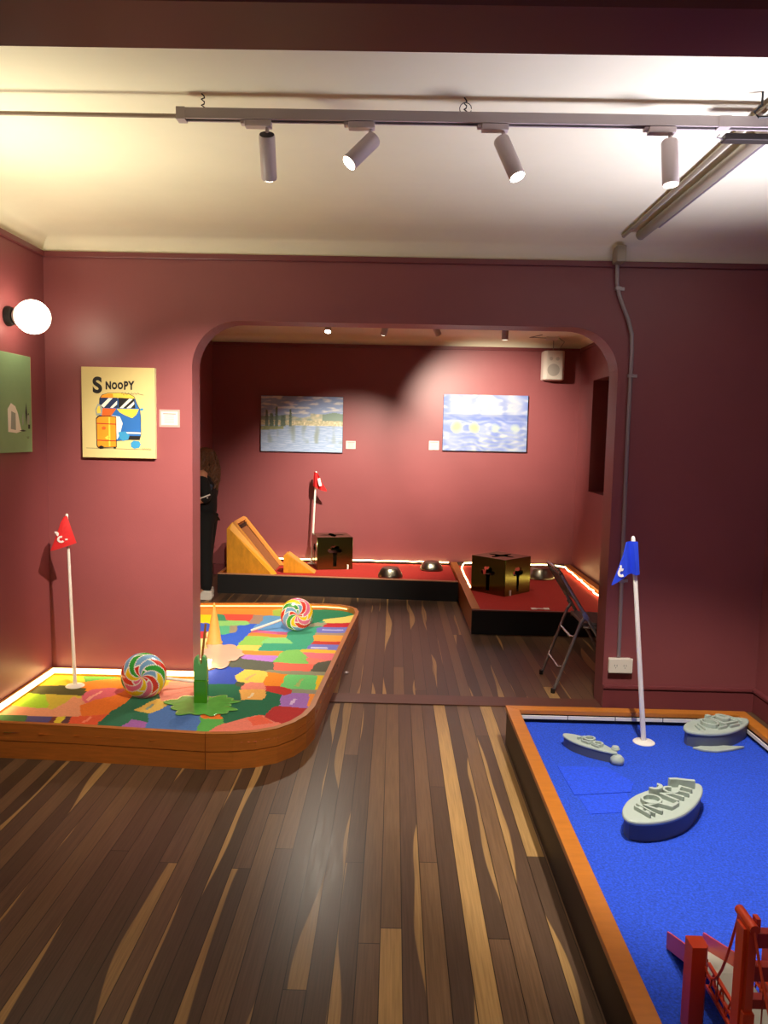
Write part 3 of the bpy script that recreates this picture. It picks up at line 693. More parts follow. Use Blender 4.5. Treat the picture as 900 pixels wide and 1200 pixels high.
# brass cubes with keyhole cut-outs
def cutout():
    """keyhole outline: straight slot crowned by splayed lobes"""
    P = [(-.017, -.13), (.017, -.13), (.021, .0), (.03, .02), (.05, .015), (.075, .03), (.078, .05), (.06, .062), (.04, .055), (.048, .08), (.03, .095), (.012, .085), (.0, .10)]
    return P + [(-x, y) for x, y in reversed(P[2:-1])] + [(-.017, -.13)][:0]
def panel(hw, z0, z1, hole, fn, name, m, par, t=.004):
    cu = bpy.data.curves.new(name, 'CURVE'); cu.dimensions = '2D'; cu.fill_mode = 'BOTH'; cu.extrude = t/2
    for loop in ([(-hw, z0), (hw, z0), (hw, z1), (-hw, z1)], hole):
        sp = cu.splines.new('POLY'); sp.points.add(len(loop)-1); sp.use_cyclic_u = True
        for p, q in zip(sp.points, loop): p.co = (q[0], q[1], 0, 1)
    tmp = bpy.data.objects.new('t', cu); COL.objects.link(tmp)
    dg = bpy.context.evaluated_depsgraph_get(); me = bpy.data.meshes.new_from_object(tmp.evaluated_get(dg))
    COL.objects.unlink(tmp); bpy.data.objects.remove(tmp)
    o_ = org(par)
    for v in me.vertices: v.co = Vector(fn(*v.co)) - o_
    me.materials.clear(); me.materials.append(m)
    ob = bpy.data.objects.new(name, me); COL.objects.link(ob); ob.parent = par
    return ob
def brass_cube(cx, cy, hw, h, ang, label):
    rt = thing('brass_cube', label, 'cube', (cx, cy, .17))
    z0 = .172; hole = [(u*hw/.19, v+h/2-.01) for u, v in cutout()]
    R = rotz(ang)
    for k in range(4):
        Rk = R @ rotz(k*pi/2)
        fn = lambda u, v, w, Rk=Rk: tuple(Rk @ Vector((u, -hw+w, 0)) + Vector((cx, cy, z0+v)))
        panel(hw-.001, 0, h, hole, fn, 'side_panel', BRASS, rt)
    star = []
    for k in range(24):
        a = 2*pi*k/24; r = hw*(.78 if k % 6 in (0,) else (.55 if k % 6 in (1, 5) else .30)); star.append((r*math.cos(a), r*math.sin(a)))
    fn = lambda u, v, w: tuple(R @ Vector((u, v, 0)) + Vector((cx, cy, z0+h+w)))
    panel(hw, -hw, hw, star, fn, 'top_panel', BRASS, rt)
    MB().obox((cx, cy, z0+.004), (2*hw-.01, 2*hw-.01, .004), R).build('floor_plate', BRASSD, rt)
    MB().obox((cx, cy, z0+h*.25), (hw*1.1, hw*1.1, h*.45), R).build('inner_block', BRASSD, rt)  # added dark block so the lower slots show black
    p = R @ Vector((hw-.05, -hw-.006, 0)) if ang < .5 else R @ Vector((-hw+.05+.03, -hw-.006, 0))
    MB().box(cx+p.x-.008, cy+p.y-.004, z0, cx+p.x+.008, cy+p.y+.004, z0+.05).build('tab', WHITEP, rt)
brass_cube(-.66, 8.33, .192, .345, math.radians(14), 'smoked brass mirror cube with cut-outs in front of the red flag')
brass_cube(1.03, 7.18, .195, .335, math.radians(45), 'smoked brass mirror cube turned cornerwise on the right red platform')
def bowl(x, y, r, h, label):
    o = MB().lathe([(r*.93, 0), (r, .006), (r, .02), (r*.93, .04), (r*.80, h*.72), (r*.66, h*.95), (r*.6, h), (r*.3, h), (0, h*.985)], 40, (x, y, .1705)).build('steel_bowl', BOWLM, loc=(x, y, .17), smooth=True)
    tag(o, label, 'bowl', None)
bowl(-.015, 7.78, .128, .10, 'upturned steel bowl nearest the front edge of the long red platform')
bowl(.43, 8.26, .125, .095, 'upturned steel bowl by the lit back edge of the long red platform')
bowl(1.55, 7.92, .15, .115, 'upturned steel bowl behind the brass cube on the right red platform')

# ------------------------------------------------------------------ blue platform
bl = thing('golf_platform', 'large wooden-rimmed platform with blue turf at the right', 'platform', (1.24, 2.3, 0))
bx0, bx1, by0, by1 = .615, 1.87, .7, 3.94
W_ = .062
MB().prism([(bx0, by0), (bx0+W_, by0), (bx0+W_, by1-W_), (bx0, by1)], .182, .205).build('rim_board', OAKF, bl, bevel=.002)
MB().prism([(bx0, by1), (bx0+W_, by1-W_), (bx1-W_, by1-W_), (bx1, by1)], .182, .205).build('rim_board', OAKF, bl, bevel=.002)
MB().prism([(bx1, by1), (bx1-W_, by1-W_), (bx1-W_, by0), (bx1, by0)], .182, .205).build('rim_board', OAKF, bl, bevel=.002)
MB().box(bx0+.006, by0, 0, bx0+.03, by1-.006, .181).build('side_board', DARKSIDE, bl)
MB().box(bx0+.032, by1-.03, 0, bx1-.032, by1-.006, .181).build('side_board', DARKSIDE, bl)
MB().box(bx1-.03, by0, 0, bx1-.006, by1-.006, .181).build('side_board', DARKSIDE, bl)
inn = [(bx0+W_-.004, by0), (bx0+W_-.004, by1-W_+.004), (bx1-W_+.004, by1-W_+.004), (bx1-W_+.004, by0)]
MB().ribbon(inn, .012, .139, .181, side=1).build('inner_band', BLACK, bl)
tp = MB(); xx = bx0+W_+.012
yb = by1-W_-.008
for x_0, x_1 in ((.69, .925), (.93, 1.17), (1.175, 1.415), (1.42, 1.66), (1.665, 1.785)): tp.box(x_0, yb-.006, .163, x_1, yb, .180)
tp.build('led_tape', LEDOFF, bl)
tp = MB()
for k in range(6): tp.box(bx1-W_-.014, 3.82-.5*k-.49, .163, bx1-W_-.008, 3.82-.5*k, .180)
tp.build('led_tape', LEDOFF, bl)
MB().box(bx0+.032, by0, .05, bx1-.032, by1-.032, .14).build('blue_turf', BLUEC, bl)
pp = [(.80, 3.18), (.80, 3.42), (1.04, 3.36), (1.09, 3.17), (.98, 3.13)]
MB().prism([(.775, 3.06), (.765, 3.34), (.99, 3.34), (1.06, 3.19), (1.02, 3.10)], .1401, .1425).build('turf_patch', BLUEC2, bl)
MB().prism([(.80, 2.90), (.79, 3.05), (1.0, 3.09), (.985, 2.93)], .1401, .142).build('turf_patch', BLUEC2, bl)

# boats
def boat(bow, stern, width, h, label, glyphs, z=.14, wake=None, blunt=.35):
    B_ = Vector(bow); S_ = Vector(stern); L_ = (S_-B_).length; d = (S_-B_)/L_; n = Vector((-d.y, d.x)); mid = (B_+S_)/2
    rt = thing('toy_boat', label, 'boat', (mid.x, mid.y, z))
    def outline(sc, off=0):
        P = []
        for k in range(41):
            t = k/40; wv = (math.sin(pi*t**.8))**.75*(1-.0*t)
            if t > .5: wv = max(wv, 0) ** (1-blunt*(t-.5)*2*.6)
            P.append((t, wv))
        up_ = [(L_*sc*(t-.5), width/2*sc*wv) for t, wv in P]; dn = [(x, -y) for x, y in reversed(up_[1:-1])]
        return up_ + dn
    def fn(u, v, w): q = mid + d*u + n*v; return (q.x, q.y, w)
    MB().prism(outline(.95), z+.001, z+h*.8, fn).build('hull', BOATSHADE, rt, smooth=True)
    MB().prism(outline(1.0), z+h*.78, z+h, fn).build('deck_lid', BOAT, rt, bevel=h*.09)
    for name, pth, w_, hh, cl in glyphs:
        MB().ribbon([(L_*a, width*b_) for a, b_ in pth], w_, z+h-.001, z+h+hh, fn, closed=cl).build(name, BOAT, rt, bevel=.0015)
    return rt, fn
def ring(cx, cy, rx, ry, a0=0, a1=360, n=14):
    return [(cx+rx*math.cos(math.radians(a0+(a1-a0)*k/n)), cy+ry*math.sin(math.radians(a0+(a1-a0)*k/n))) for k in range(n+(0 if a1-a0 >= 360 else 1))]
gl = [('deck_rail', [(-.345, -.22), (-.315, .17)], .007, .016, False), ('deck_rail', [(-.30, -.24), (-.27, .2)], .007, .016, False), ('hatch', [(-.33, -.1), (-.285, -.1)], .02, .012, False), ('hatch', [(-.32, .06), (-.275, .06)], .02, .012, False),
      ('raised_letter', [(-.22, -.27), (-.24, .05), (-.13, -.05), (-.1, -.27), (-.0, -.26)], .012, .016, False),
      ('raised_letter', ring(-.12, .12, .075, .17), .010, .018, True),
      ('raised_letter', [(.02, -.24), (.02, .12), (.09, .0), (.11, -.22)], .012, .018, False),
      ('raised_letter', ring(.13, .10, .05, .13, 20, 300), .011, .02, False),
      ('funnel', ring(.03, .27, .05, .08, 150, 390), .016, .035, False),
      ('raised_letter', [(.2, -.2), (.17, .0), (.26, .08), (.28, -.15)], .011, .018, False),
      ('stern_rail', [(.24, .30), (.29, .22), (.33, .08), (.38, -.06)], .016, .034, False)]
boat((.885, 2.705), (1.275, 3.03), .20, .080, 'large grey clay toy boat with raised shapes, nearest the red bridge', gl)
gl2 = [('raised_letter', [(-.2, -.1), (-.16, .28), (-.12, -.1)], .008, .012, False), ('cabin', ring(-.02, .1, .075, .25), .009, .02, True),
       ('raised_letter', [(-.1, -.2), (.02, -.22), (.06, .0)], .008, .012, False), ('raised_letter', ring(.15, .02, .07, .2), .009, .014, True), ('raised_letter', [(.08, -.2), (.22, -.22)], .008, .01, False)]
t2, f2_ = boat((.845, 3.605), (1.045, 3.385), .10, .052, 'small grey clay speedboat left of the white flag pole', gl2)
MB().lathe([(.026, 0), (.032, .01), (.03, .026), (.018, .038), (0, .04)], 18, (1.045, 3.385, .141)).build('outboard_motor', BOAT, t2, smooth=True)
MB().lathe([(.012, 0), (.02, .008), (.014, .02), (0, .024)], 12, (1.045, 3.42, .188)).build('motor_top', BOAT, t2, smooth=True)
gl3 = [('deck_rail', [(-.36, -.14), (-.30, .12)], .006, .01, False), ('deck_rail', [(-.30, -.2), (-.24, .16)], .006, .01, False),
       ('raised_letter', ring(-.12, .02, .08, .22), .010, .02, True), ('raised_letter', [(-.14, -.3), (.0, -.28), (.02, .0)], .009, .014, False),
       ('cabin', [(.0, -.2), (.0, .28), (.2, .28), (.2, -.2)], .014, .02, True), ('cabin_roof', ring(.1, .05, .05, .14), .02, .032, True),
       ('raised_letter', [(.04, -.32), (.2, -.3)], .009, .014, False), ('bridge_block', [(-.03, .3), (.03, .32)], .025, .026, False), ('stern_rail', [(.27, .22), (.3, -.1), (.27, -.24)], .010, .015, False)]
t3, f3_ = boat((1.44, 3.615), (1.82, 3.80), .19, .078, 'grey clay toy ship with cabins in the far right of the turf', gl3)
crescent = [(1.46, 3.575), (1.50, 3.545), (1.56, 3.535), (1.64, 3.56), (1.72, 3.60), (1.62, 3.605), (1.52, 3.60)]
MB().prism(crescent, .1405, .152).build('wake_piece', BOAT, t3, bevel=.003)

# ------------------------------------------------------------------ red bridge model
br = thing('model_bridge', 'red-orange model suspension bridge standing on the blue turf', 'bridge', (.87, 1.5, .14))
dx0, dx1, dz = .822, .925, .262
yt, ye = 1.84, 2.10
def ramp_piece(name, xa_, xb_, za, zb, m, yy0, yy1, zz0, zz1):
    MB().prism([(yy0, zz0+za), (yy1, zz1+za), (yy1, zz1+zb), (yy0, zz0+zb)], xa_, xb_, lambda u, v, w: (w, u, v)).build(name, m, br, bevel=.001)
ramp_piece('ramp_deck', dx0+.004, dx1-.004, -.012, 0, DECK, yt, ye, dz, .150)
ramp_piece('ramp_rail', dx0-.003, dx0+.003, -.016, .036, BRIDGE, yt, ye+.005, dz, .157)
ramp_piece('ramp_rail', dx1-.003, dx1+.003, -.016, .036, BRIDGE, yt, ye+.005, dz, .157)
MB().box(dx0+.004, .75, dz-.012, dx1-.004, yt, dz).build('road_deck', DECK, br)
ay = 1.80
for sx in (dx0-.045, dx1+.045):
    a = MB().prism([(-.021, -.024), (.014, -.024), (.021, -.014), (.021, .024), (-.021, .024)], .141, .372, lambda u, v, w, s=sx: (s+(u if s < .87 else -u), ay+v, w)).build('anchor_pier', BRIDGE, br, bevel=.001)
for sx in (dx0-.005, dx1+.005):
    t = MB()
    t.box(sx-.004, .75, dz+.036, sx+.004, yt-.02, dz+.043); t.box(sx-.004, .75, dz-.026, sx+.004, yt-.02, dz-.017); t.box(sx-.004, .75, dz+.006, sx+.004, yt-.02, dz+.011)
    n = 22
    for k in range(n):
        ya_ = .76 + (yt-.03-.76)*k/n; yb_ = .76 + (yt-.03-.76)*(k+1)/n
        t.tube([(sx, ya_, dz-.02), (sx, (ya_+yb_)/2, dz+.038)], .0024, 5); t.tube([(sx, (ya_+yb_)/2, dz+.038), (sx, yb_, dz-.02)], .0024, 5)
    t.build('side_truss', BRIDGE, br)
for ty in (1.585, .95):
    for sx in (dx0-.033, dx1+.033):
        MB().box(sx-.009, ty-.030, .141, sx+.009, ty+.030, .567).box(sx-.015, ty-.018, .141, sx+.015, ty+.018, .562).box(sx-.012, ty-.036, .141, sx+.012, ty-.02, .38).build('tower_leg', BRIDGE, br, bevel=.001)
        MB().tube([(sx, ty-.036, .572), (sx, ty+.04, .572)], .0105, 12).build('cable_saddle', BRIDGE, br, smooth=True)
        MB().obox((sx+(.02 if sx < .87 else -.02), ty, .565), (.009, .02, .03)).build('tower_cap', BRIDGE, br)
    for zz, hh in ((.532, .034), (.455, .034), (.385, .022)):
        MB().box(dx0-.032, ty-.012, zz-hh/2, dx1+.032, ty+.012, zz+hh/2).build('cross_beam', BRIDGED, br, bevel=.0015)
def cable(sx, pts_):
    MB().tube(pts_, .0032, 8).build('main_cable', BRIDGE, br, smooth=True)
for sx in (dx0-.033, dx1+.033):
    side_pts = []
    for k in range(13):
        t = k/12; y = 1.82 - t*(1.82-1.62); z = .350 - .075*math.sin(pi*min(1, t*1.15)) *.55 + (.222)*t**3.2
        side_pts.append((sx, y, z))
    cable(sx, side_pts)
    for k in (3, 5, 7):
        x, y, z = side_pts[k]; MB().tube([(x, y, z), (x, y, dz+.04)], .0017, 6).build('suspender', BRIDGED, br)
    main = []
    for k in range(21):
        t = k/20; y = 1.555 - t*(1.555-.99); z = .572 - 4*.25*t*(1-t); main.append((sx, y, z))
    cable(sx, main)
    for k in range(2, 19, 2):
        x, y, z = main[k]; MB().tube([(x, y, z), (x, y, dz+.04)], .0017, 6).build('suspender', BRIDGED, br)
# ------------------------------------------------------------------ pictures and cards
def canvas_thing(name, label, X0, X1, Z0, Z1, y, m, t=.03):
    rt = thing(name, label, 'painting', ((X0+X1)/2, y, Z0))
    MB().box(X0, y-t, Z0, X1, y, Z1).build('canvas', m, rt, bevel=.002)
    return rt
pa = canvas_thing('wall_painting', 'tan canvas with black lettering, orange suitcase and a camper van, left of the opening', -1.828, -1.401, 1.444, 1.969, YA, CANVAS_T)
MB().box(-1.4008, YA-.0302, 1.444, -1.3998, YA, 1.969).build('canvas_side', EDGE, pa)
def cvn(layer):
    yy = YA - .0303 - layer*.0004
    return lambda x, y: (-1.828+(x-122)/533*.427, yy, 1.969-(y-65)/675*.525)
def shape(name, key, pts_, layer): MB().flat(pts_, cvn(layer)).build(name, PK[key], pa, recalc=False)
van = [(255,300),(275,272),(320,258),(400,254),(470,262),(505,282),(522,330),(545,375),(552,430),(552,560),(540,600),(470,600),(380,610),(260,600),(250,420),(252,340)]
shape('van_outline', 'black', [(x+(3 if x > 400 else -3), y+(3 if y > 400 else -3)) for x, y in van], 0)
shape('van_body', 'blue', van, 1)
shape('van_roof', 'yellow', [(258,298),(275,272),(320,258),(400,254),(470,262),(505,282),(510,294)], 2)
shape('van_roof_shade', 'orange', [(258,298),(275,272),(320,262),(350,262),(355,294)], 3)
shape('van_nose', 'deep_orange', [(258,370),(375,372),(340,420),(320,460),(262,420)], 2)
shape('van_nose', 'yellow', [(378,372),(540,372),(520,415),(490,440),(440,420),(400,400)], 2)
shape('windscreen', 'navy', [(255,292),(385,290),(386,366),(255,368)], 4); shape('windscreen', 'black', [(391,290),(508,294),(514,366),(391,366)], 4)
for q in ([(265,350),(320,294),(350,294),(285,366)], [(330,366),(382,312),(382,340),(352,366)], [(400,366),(470,296),(498,298),(425,366)], [(450,366),(505,315),(508,335),(480,366)]): shape('window_glint', 'white', q, 5)
shape('van_panel', 'white', [(440,545),(552,545),(552,556),(440,556)], 3); shape('van_panel', 'black', [(440,572),(548,572),(545,600),(440,600)], 3)
shape('van_panel', 'white', [(330,420),(400,430),(420,480),(400,560),(380,600),(372,600),(372,450)], 2)
shape('wheel', 'sky', [(478,625),(500,606),(540,612),(552,635),(540,660),(505,668),(480,655)], 3); shape('van_mirror', 'sky', [(550,366),(570,364),(574,376),(560,384),(550,380)], 3)
shape('van_panel', 'sky', [(388,545),(440,540),(470,570),(460,600),(420,612),(395,590)], 4)
shape('suitcase_outline', 'black', [(226,445),(240,428),(330,424),(374,430),(376,660),(240,668),(228,650)], 6)
shape('suitcase', 'orange', [(232,450),(250,434),(330,430),(370,436),(371,655),(244,662),(234,645)], 7)
shape('suitcase_stripe', 'red', [(230,480),(372,484),(372,491),(230,487)], 8); shape('suitcase_stripe', 'red', [(230,606),(372,608),(372,615),(230,613)], 8)
shape('suitcase_sticker', 'deep_orange', [(266,512),(285,504),(300,514),(292,530),(272,530)], 8); shape('suitcase_sticker', 'yellow', [(290,590),(310,572),(325,585),(308,604)], 8)
shape('suitcase_stripe', 'yellow', [(318,436),(330,436),(330,655),(318,655)], 8)
shape('suitcase_wheel', 'black', [(245,655),(262,648),(282,656),(280,670),(252,674)], 9); shape('suitcase_wheel', 'black', [(352,655),(372,655),(370,668),(354,668)], 9)
shape('handle', 'grey', [(222,380),(240,338),(262,346),(276,372),(270,420),(228,426)], 6); shape('handle', 'yellow', [(232,385),(245,352),(256,358),(262,405),(236,410)], 7)
shape('ground_line', 'brown', [(150,668),(630,672),(630,675),(150,671)], 1)
tf = cvn(3)
def tfn(ox, oy, s, su=1.0): return lambda u, v, w: (tf(ox, oy)[0]+u*s*su, tf(0,0)[1]-w*.3, tf(ox, oy)[2]+v*s+u*s*.02)
text_mesh('lettering', 'S', .105, PK['black'], tfn(205, 254, 1.18, .95), pa, offset=.0042)
for ch_, lx, ly, sz in (('N', 298, 224, .060), ('O', 345, 222, .050), ('O', 388, 221, .050), ('P', 432, 224, .064), ('Y', 468, 224, .066)):
    text_mesh('lettering', ch_, sz, PK['black'], tfn(lx, ly+3, 1.0, .74), pa, offset=.0030)
sg = MB(); S_ = [tf(415+x, 262 - 12*math.sin(x*.28)*math.exp(-x/120) - x*.04) for x in range(0, 130, 3)] + [tf(575, 266)]
sg.tube(S_, .0009, 5).build('signature', PK['black'], pa)
MB().tube([tf(560+k*2.2, 668-8*math.sin(k*.9)) for k in range(30)], .0008, 5).build('signature', PK['brown'], pa)

def card(label, X0, X1, Z0, Z1, y, big=False):
    rt = thing('label_card', label, 'label', ((X0+X1)/2, y, Z0))
    if big: MB().box(X0, y-.004, Z0, X1, y, Z1).build('backing_plate', CARDP, rt)
    i = .012 if big else 0
    MB().box(X0+i, y-.007, Z0+i, X1-i, y-(.004 if big else 0), Z1-i).build('card', CARD, rt)
    m = MB(); n = 6; w = X1-X0-2*i; h = Z1-Z0-2*i
    for k in range(n):
        zz = Z1-i-h*(.16+.13*k); m.box(X0+i+w*(.12 if k == 0 else .2), y-.0076, zz-(.0022 if k == 0 else .0009), X1-i-w*(.1 if k == 0 else .22), y-.0071, zz+(.0022 if k == 0 else .0009))
    m.build('text_lines', INK, rt)
card('white card on pinkish plate right of the camper van canvas', -1.383, -1.262, 1.63, 1.732, YA, True)
card('small white card right of the river painting', -.545, -.437, 1.457, 1.545, YF)
card('small white card left of the pale swirling painting', .385, .497, 1.465, 1.565, YF)

# green canvas on the left wall
gp = thing('wall_painting', 'green canvas with dark plant sketch on the left wall', 'painting', (XL, 4.05, 1.475))
MB().box(XL, 3.82, 1.475, XL+.028, 4.275, 1.997).build('canvas', CANVAS_G, gp, bevel=.002)
MB().box(XL, 4.2752, 1.475, XL+.028, 4.277, 1.997).build('canvas_side', EDGE, gp)
def gf(u, v): return (XL+.0285, 3.82+u*.455, 1.475+v*.522)
def gs(name, key, P, l=0): MB().flat(P, lambda u, v: (XL+.0285+l*.0004, 3.82+u*.455, 1.475+v*.522)).build(name, PK[key], gp, recalc=False)
gs('pale_stone', 'white', [(.42,.21),(.62,.2),(.74,.22),(.70,.30),(.66,.40),(.6,.47),(.5,.5),(.42,.44)]); gs('pale_stone', 'grey', [(.48,.24),(.6,.23),(.6,.4),(.5,.42)], 1)
gs('plant_sketch', 'black', [(.86,.28),(.89,.40),(.87,.52),(.84,.42)]); gs('plant_sketch', 'grey', [(.885,.30),(.93,.28),(.95,.36),(.92,.41),(.89,.38)], 1); gs('plant_sketch', 'black', [(.90,.245),(.95,.245),(.955,.29),(.905,.29)], 2)
gs('plant_sketch', 'black', [(.895,.385),(.92,.39),(.925,.41),(.90,.405)], 3); gs('ground_line', 'black', [(.68,.225),(.78,.215),(.86,.222),(.78,.235)], 1)
gs('plant_sketch', 'grey', [(.76,.27),(.79,.30),(.79,.42),(.76,.36)], 1)
MB().tube([(XL+.029, 4.215+k*.0022, 1.555+.006*math.sin(k*1.3)) for k in range(12)], .0006, 5).build('signature', PK['brown'], gp)

def nz(x, y, z=0.0): return noise.noise(Vector((x, y, z)))
def river(u, v):
    w_ = nz(u*9, v*9, 3)*.02
    if v > .56:
        c = mixc((120, 150, 200), (88, 122, 190), (v-.56)*2); n = nz(u*7, v*22, 1) + .4*nz(u*20, v*50, 2)
        c = mixc(c, (206, 210, 214), n*2.2)
        if v < .64+.06*nz(u*5, 2) + .05*(u > .6): c = mixc((96, 128, 120), (210, 190, 140), .5+nz(u*18, v*18)) if .3 < u < .75 else (78, 112, 96)
    elif v > .47:
        c = mixc((196, 178, 128), (120, 130, 90), .5+nz(u*30, v*60)); c = mixc(c, (232, 214, 165), nz(u*50, v*20)*1.5)
    else:
        c = mixc((96, 128, 180), (140, 168, 205), .5+nz(u*10, v*70)*1.2+.5*nz(u*30, v*120)); c = mixc(c, (88, 110, 110), nz(u*14, v*4, 7)*1.6*(v > .15))
    for cx, h, ww in ((.07, .74, .02), (.13, .68, .025), (.19, .80, .018), (.27, .66, .03), (.36, .77, .016)):
        if v > .45 and v < h+w_ and abs(u-cx) < ww*(1-(max(0, v-.5)/(h-.45))**2*.6)+.006*nz(u*40, v*40): c = mixc((30, 52, 40), (54, 84, 56), .5+nz(u*60, v*60))
    if u < .28-.0*v and .38+.1*u < v < .46: c = mixc((70, 92, 50), (120, 130, 70), .5+nz(u*30, v*60))
    return mixc(c, (255, 255, 255), .28)
def swirl(u, v):
    a = nz(u*4, v*4)*3; s = math.sin((u*9+math.sin(v*11+a)*1.1+a)*2.0 + v*20)
    c = mixc((112, 136, 214), (172, 188, 232), .5+.45*s*(.5+v*.5)); c = mixc(c, (214, 220, 225), nz(u*12, v*16, 4)*1.3)
    d = math.hypot((u-.5)*.9, v-.8); c = mixc(c, (246, 244, 205), (1-d/.42)*(.8+.4*s) if v > .6 else 0)
    if .54 < v < .66: c = mixc(c, (98, 122, 200), .55)
    for cx, r in ((.16, .075), (.37, .07), (.63, .06), (.86, .06)):
        q = math.hypot((u-cx)*1.0, (v-.42+nz(u*8, v*8)*.04)*.75)
        if q < r: c = mixc(c, (228, 226, 150) if cx < .5 else (190, 210, 205), 1.2*(1-q/r)+.3)
    c = tuple(q*.84 for q in c)
    if v < .38: c = mixc(c, (176, 186, 138), max(0, math.sin(v*90+u*12+a*2))*.35*(1-abs(u-.5)))
    return c
p1_ = canvas_thing('wall_painting', 'blue and green river painting with dark poplar trees on the far wall', -1.500, -.582, 1.412, 2.031, YF, BLK)
grid_paint('painted_surface', 150, 100, lambda u, v: (-1.498+u*.914, YF-.031, 1.414+v*.615), river, PAINTC, p1_)
p2_ = canvas_thing('wall_painting', 'pale blue swirling painting with yellow lights on the far wall', .534, 1.472, 1.460, 2.085, YF, BLK)
grid_paint('painted_surface', 150, 100, lambda u, v: (.536+u*.934, YF-.031, 1.464+v*.621), swirl, PAINTC, p2_)

# ------------------------------------------------------------------ track and spotlights
YT, ZT = 2.71, 2.655
tr = thing('lighting_track', 'long pale grey lighting track hung under the ceiling', 'track', (.3, YT, ZT))
MB().box(-.75, YT-.018, ZT+.012, 2.1, YT+.018, ZT+.034).box(-.75, YT-.018, ZT, 2.1, YT-.010, ZT+.012).box(-.75, YT+.010, ZT, 2.1, YT+.018, ZT+.012).build('track_rail', TRACKM, tr)
MB().box(-.74, YT-.009, ZT+.008, 2.09, YT+.009, ZT+.0119).build('track_slot', BLK, tr)
MB().box(-.76, YT-.02, ZT-.004, -.73, YT+.02, ZT+.036).build('end_cap', TRACKM, tr); MB().box(1.06, YT-.02, ZT-.002, 1.10, YT+.02, ZT+.035).build('track_joint', TRACKM, tr)
for hx in (-.672, .214):
    P = []
    for k in range(9): P.append((hx+.006*math.sin(k*2.2), YT-.0+.004*math.cos(k*1.9), ZT+.034+k*(2.74-ZT-.034)/8))
    MB().tube(P, .0022, 6).build('hanging_wire', BLK, tr)
MB().tube([(.214+.02*math.cos(a*.5), YT, ZT+.05+.02*math.sin(a*.5)) for a in range(13)], .0015, 5).build('wire_loop', BLK, tr)
tag(MB().tube([(XL+.005, YT, ZT+.012), (-.765, YT, ZT+.012)], .0075, 8).build('ceiling_pipe', mat('brown_grey_pipe', (150, 128, 108), rough=.4), loc=(-1.4, YT, ZT), smooth=True), 'thin grey pipe continuing the track to the left wall', 'pipe')
def spotlight(x, y, ztrack, d, label, lens, group='track spotlights', L_=.15, r=.0275, cap=False, adapter=True):
    d = Vector(d).normalized(); rt = thing('track_spotlight', label, 'spotlight', (x, y, ztrack), None)
    MB().box(x-.075, y-.017, ztrack-.022, x+.015, y+.017, ztrack-.001).box(x-.09, y-.012, ztrack-.014, x-.075, y+.012, ztrack-.001).build('adapter', LAMPW, rt, bevel=.003)
    piv = Vector((x, y, ztrack-.052)); a = piv - d*.02 + Vector((0, 0, -.012)); b_ = a + d*L_
    MB().tube([(x, y, ztrack-.022), (x, y, ztrack-.04), piv], .0065, 10).build('arm', LAMPW, rt, smooth=True)
    MB().lathe([(r*.92, 0), (r, .004), (r, L_-.004), (r*.95, L_), (r*.85, L_)], 28, a, d).build('lamp_body', LAMPW, rt, smooth=True)
    MB().lathe([(r*.9, -.0015), (r*.9, -.0003)], 28, a, d).build('rear_cap', BLK if cap else LAMPW, rt)
    MB().lathe([(r*.88, L_+.0003), (r*.88, L_+.0012), (0, L_+.003)], 28, a, d).build('lens', lens, rt)
    return b_ + d*.02, d
def lamp(pos, d, W, ang, blend=.6, col=(1, .87, .70), r=.02):
    li = bpy.data.lights.new('spot_beam', 'SPOT'); li.energy = W; li.spot_size = math.radians(ang); li.spot_blend = blend; li.color = col; li.shadow_soft_size = r
    o = bpy.data.objects.new('spot_beam', li); COL.objects.link(o); o.location = pos; o.rotation_euler = Vector(d).to_track_quat('-Z', 'Y').to_euler()
s1 = spotlight(-.455, YT, ZT, (-.05, .66, -.72), 'white track spotlight aimed away, black rear end showing, leftmost on the track', LENS, cap=True)
s2 = spotlight(-.105, YT, ZT, (-.62, -.30, -.72), 'white track spotlight glowing and tilted to the lower left', LENS, L_=.13)
s3 = spotlight(.345, YT, ZT, (.36, -.28, -.90), 'white track spotlight glowing and tilted to the lower right', LENS)
s4 = spotlight(.905, YT, ZT, (.03, -.16, -1), 'white track spotlight hanging straight down beside the ceiling conduits', LENSOFF)
lamp(s1[0], (-.30, .80, -.57), 600, 54, 1.0, r=.012)
lamp(s1[0], (-.12, .5, -.86), 100, 80, .8)
lamp(*s2, 12, 70, .8)
lamp(*s3, 60, 85, .8)
lamp(s4[0], (.2, .22, -1), 240, 72, .5, (1, .9, .78))
YR, ZR = 6.6, 2.64
tr2 = thing('lighting_track', 'lighting track hidden above the opening in the far room', 'track', (.2, YR, ZR))
MB().box(-1.2, YR-.018, ZR, 1.3, YR+.018, ZR+.034).build('track_rail', TRACKM, tr2)
MB().box(-.9, YR-.012, ZR+.034, -.87, YR+.012, 2.70).box(.9, YR-.012, ZR+.034, .93, YR+.012, 2.70).build('hanger', TRACKM, tr2)
r1_ = spotlight(-.575, YR, ZR, (-.05, -.42, -.9), 'glowing spotlight facing the viewer, seen through the opening, leftmost of four', LENS, L_=.14)
r2_ = spotlight(-.085, YR, ZR, (-.22, .5, -.84), 'unlit-looking spotlight in the far room, second from left', LENS, cap=True, L_=.15)
r3_ = spotlight(.30, YR, ZR, (.38, .62, -.68), 'spotlight in the far room tilted to the right, third from left', LENS, cap=True, L_=.16)
r4_ = spotlight(.912, YR, ZR, (0, .1, -1), 'spotlight in the far room hanging straight, nearest the white speaker', LENSOFF, L_=.16)
lamp(r1_[0], (-.2, -.42, -.9), 140, 95, .8)
lamp(r2_[0], (-.16, .70, -.68), 640, 70, 1, r=.008)
lamp(r3_[0], (.30, .86, -.36), 600, 62, 1)
lamp(r4_[0], (.15, .25, -1), 60, 80, .8)

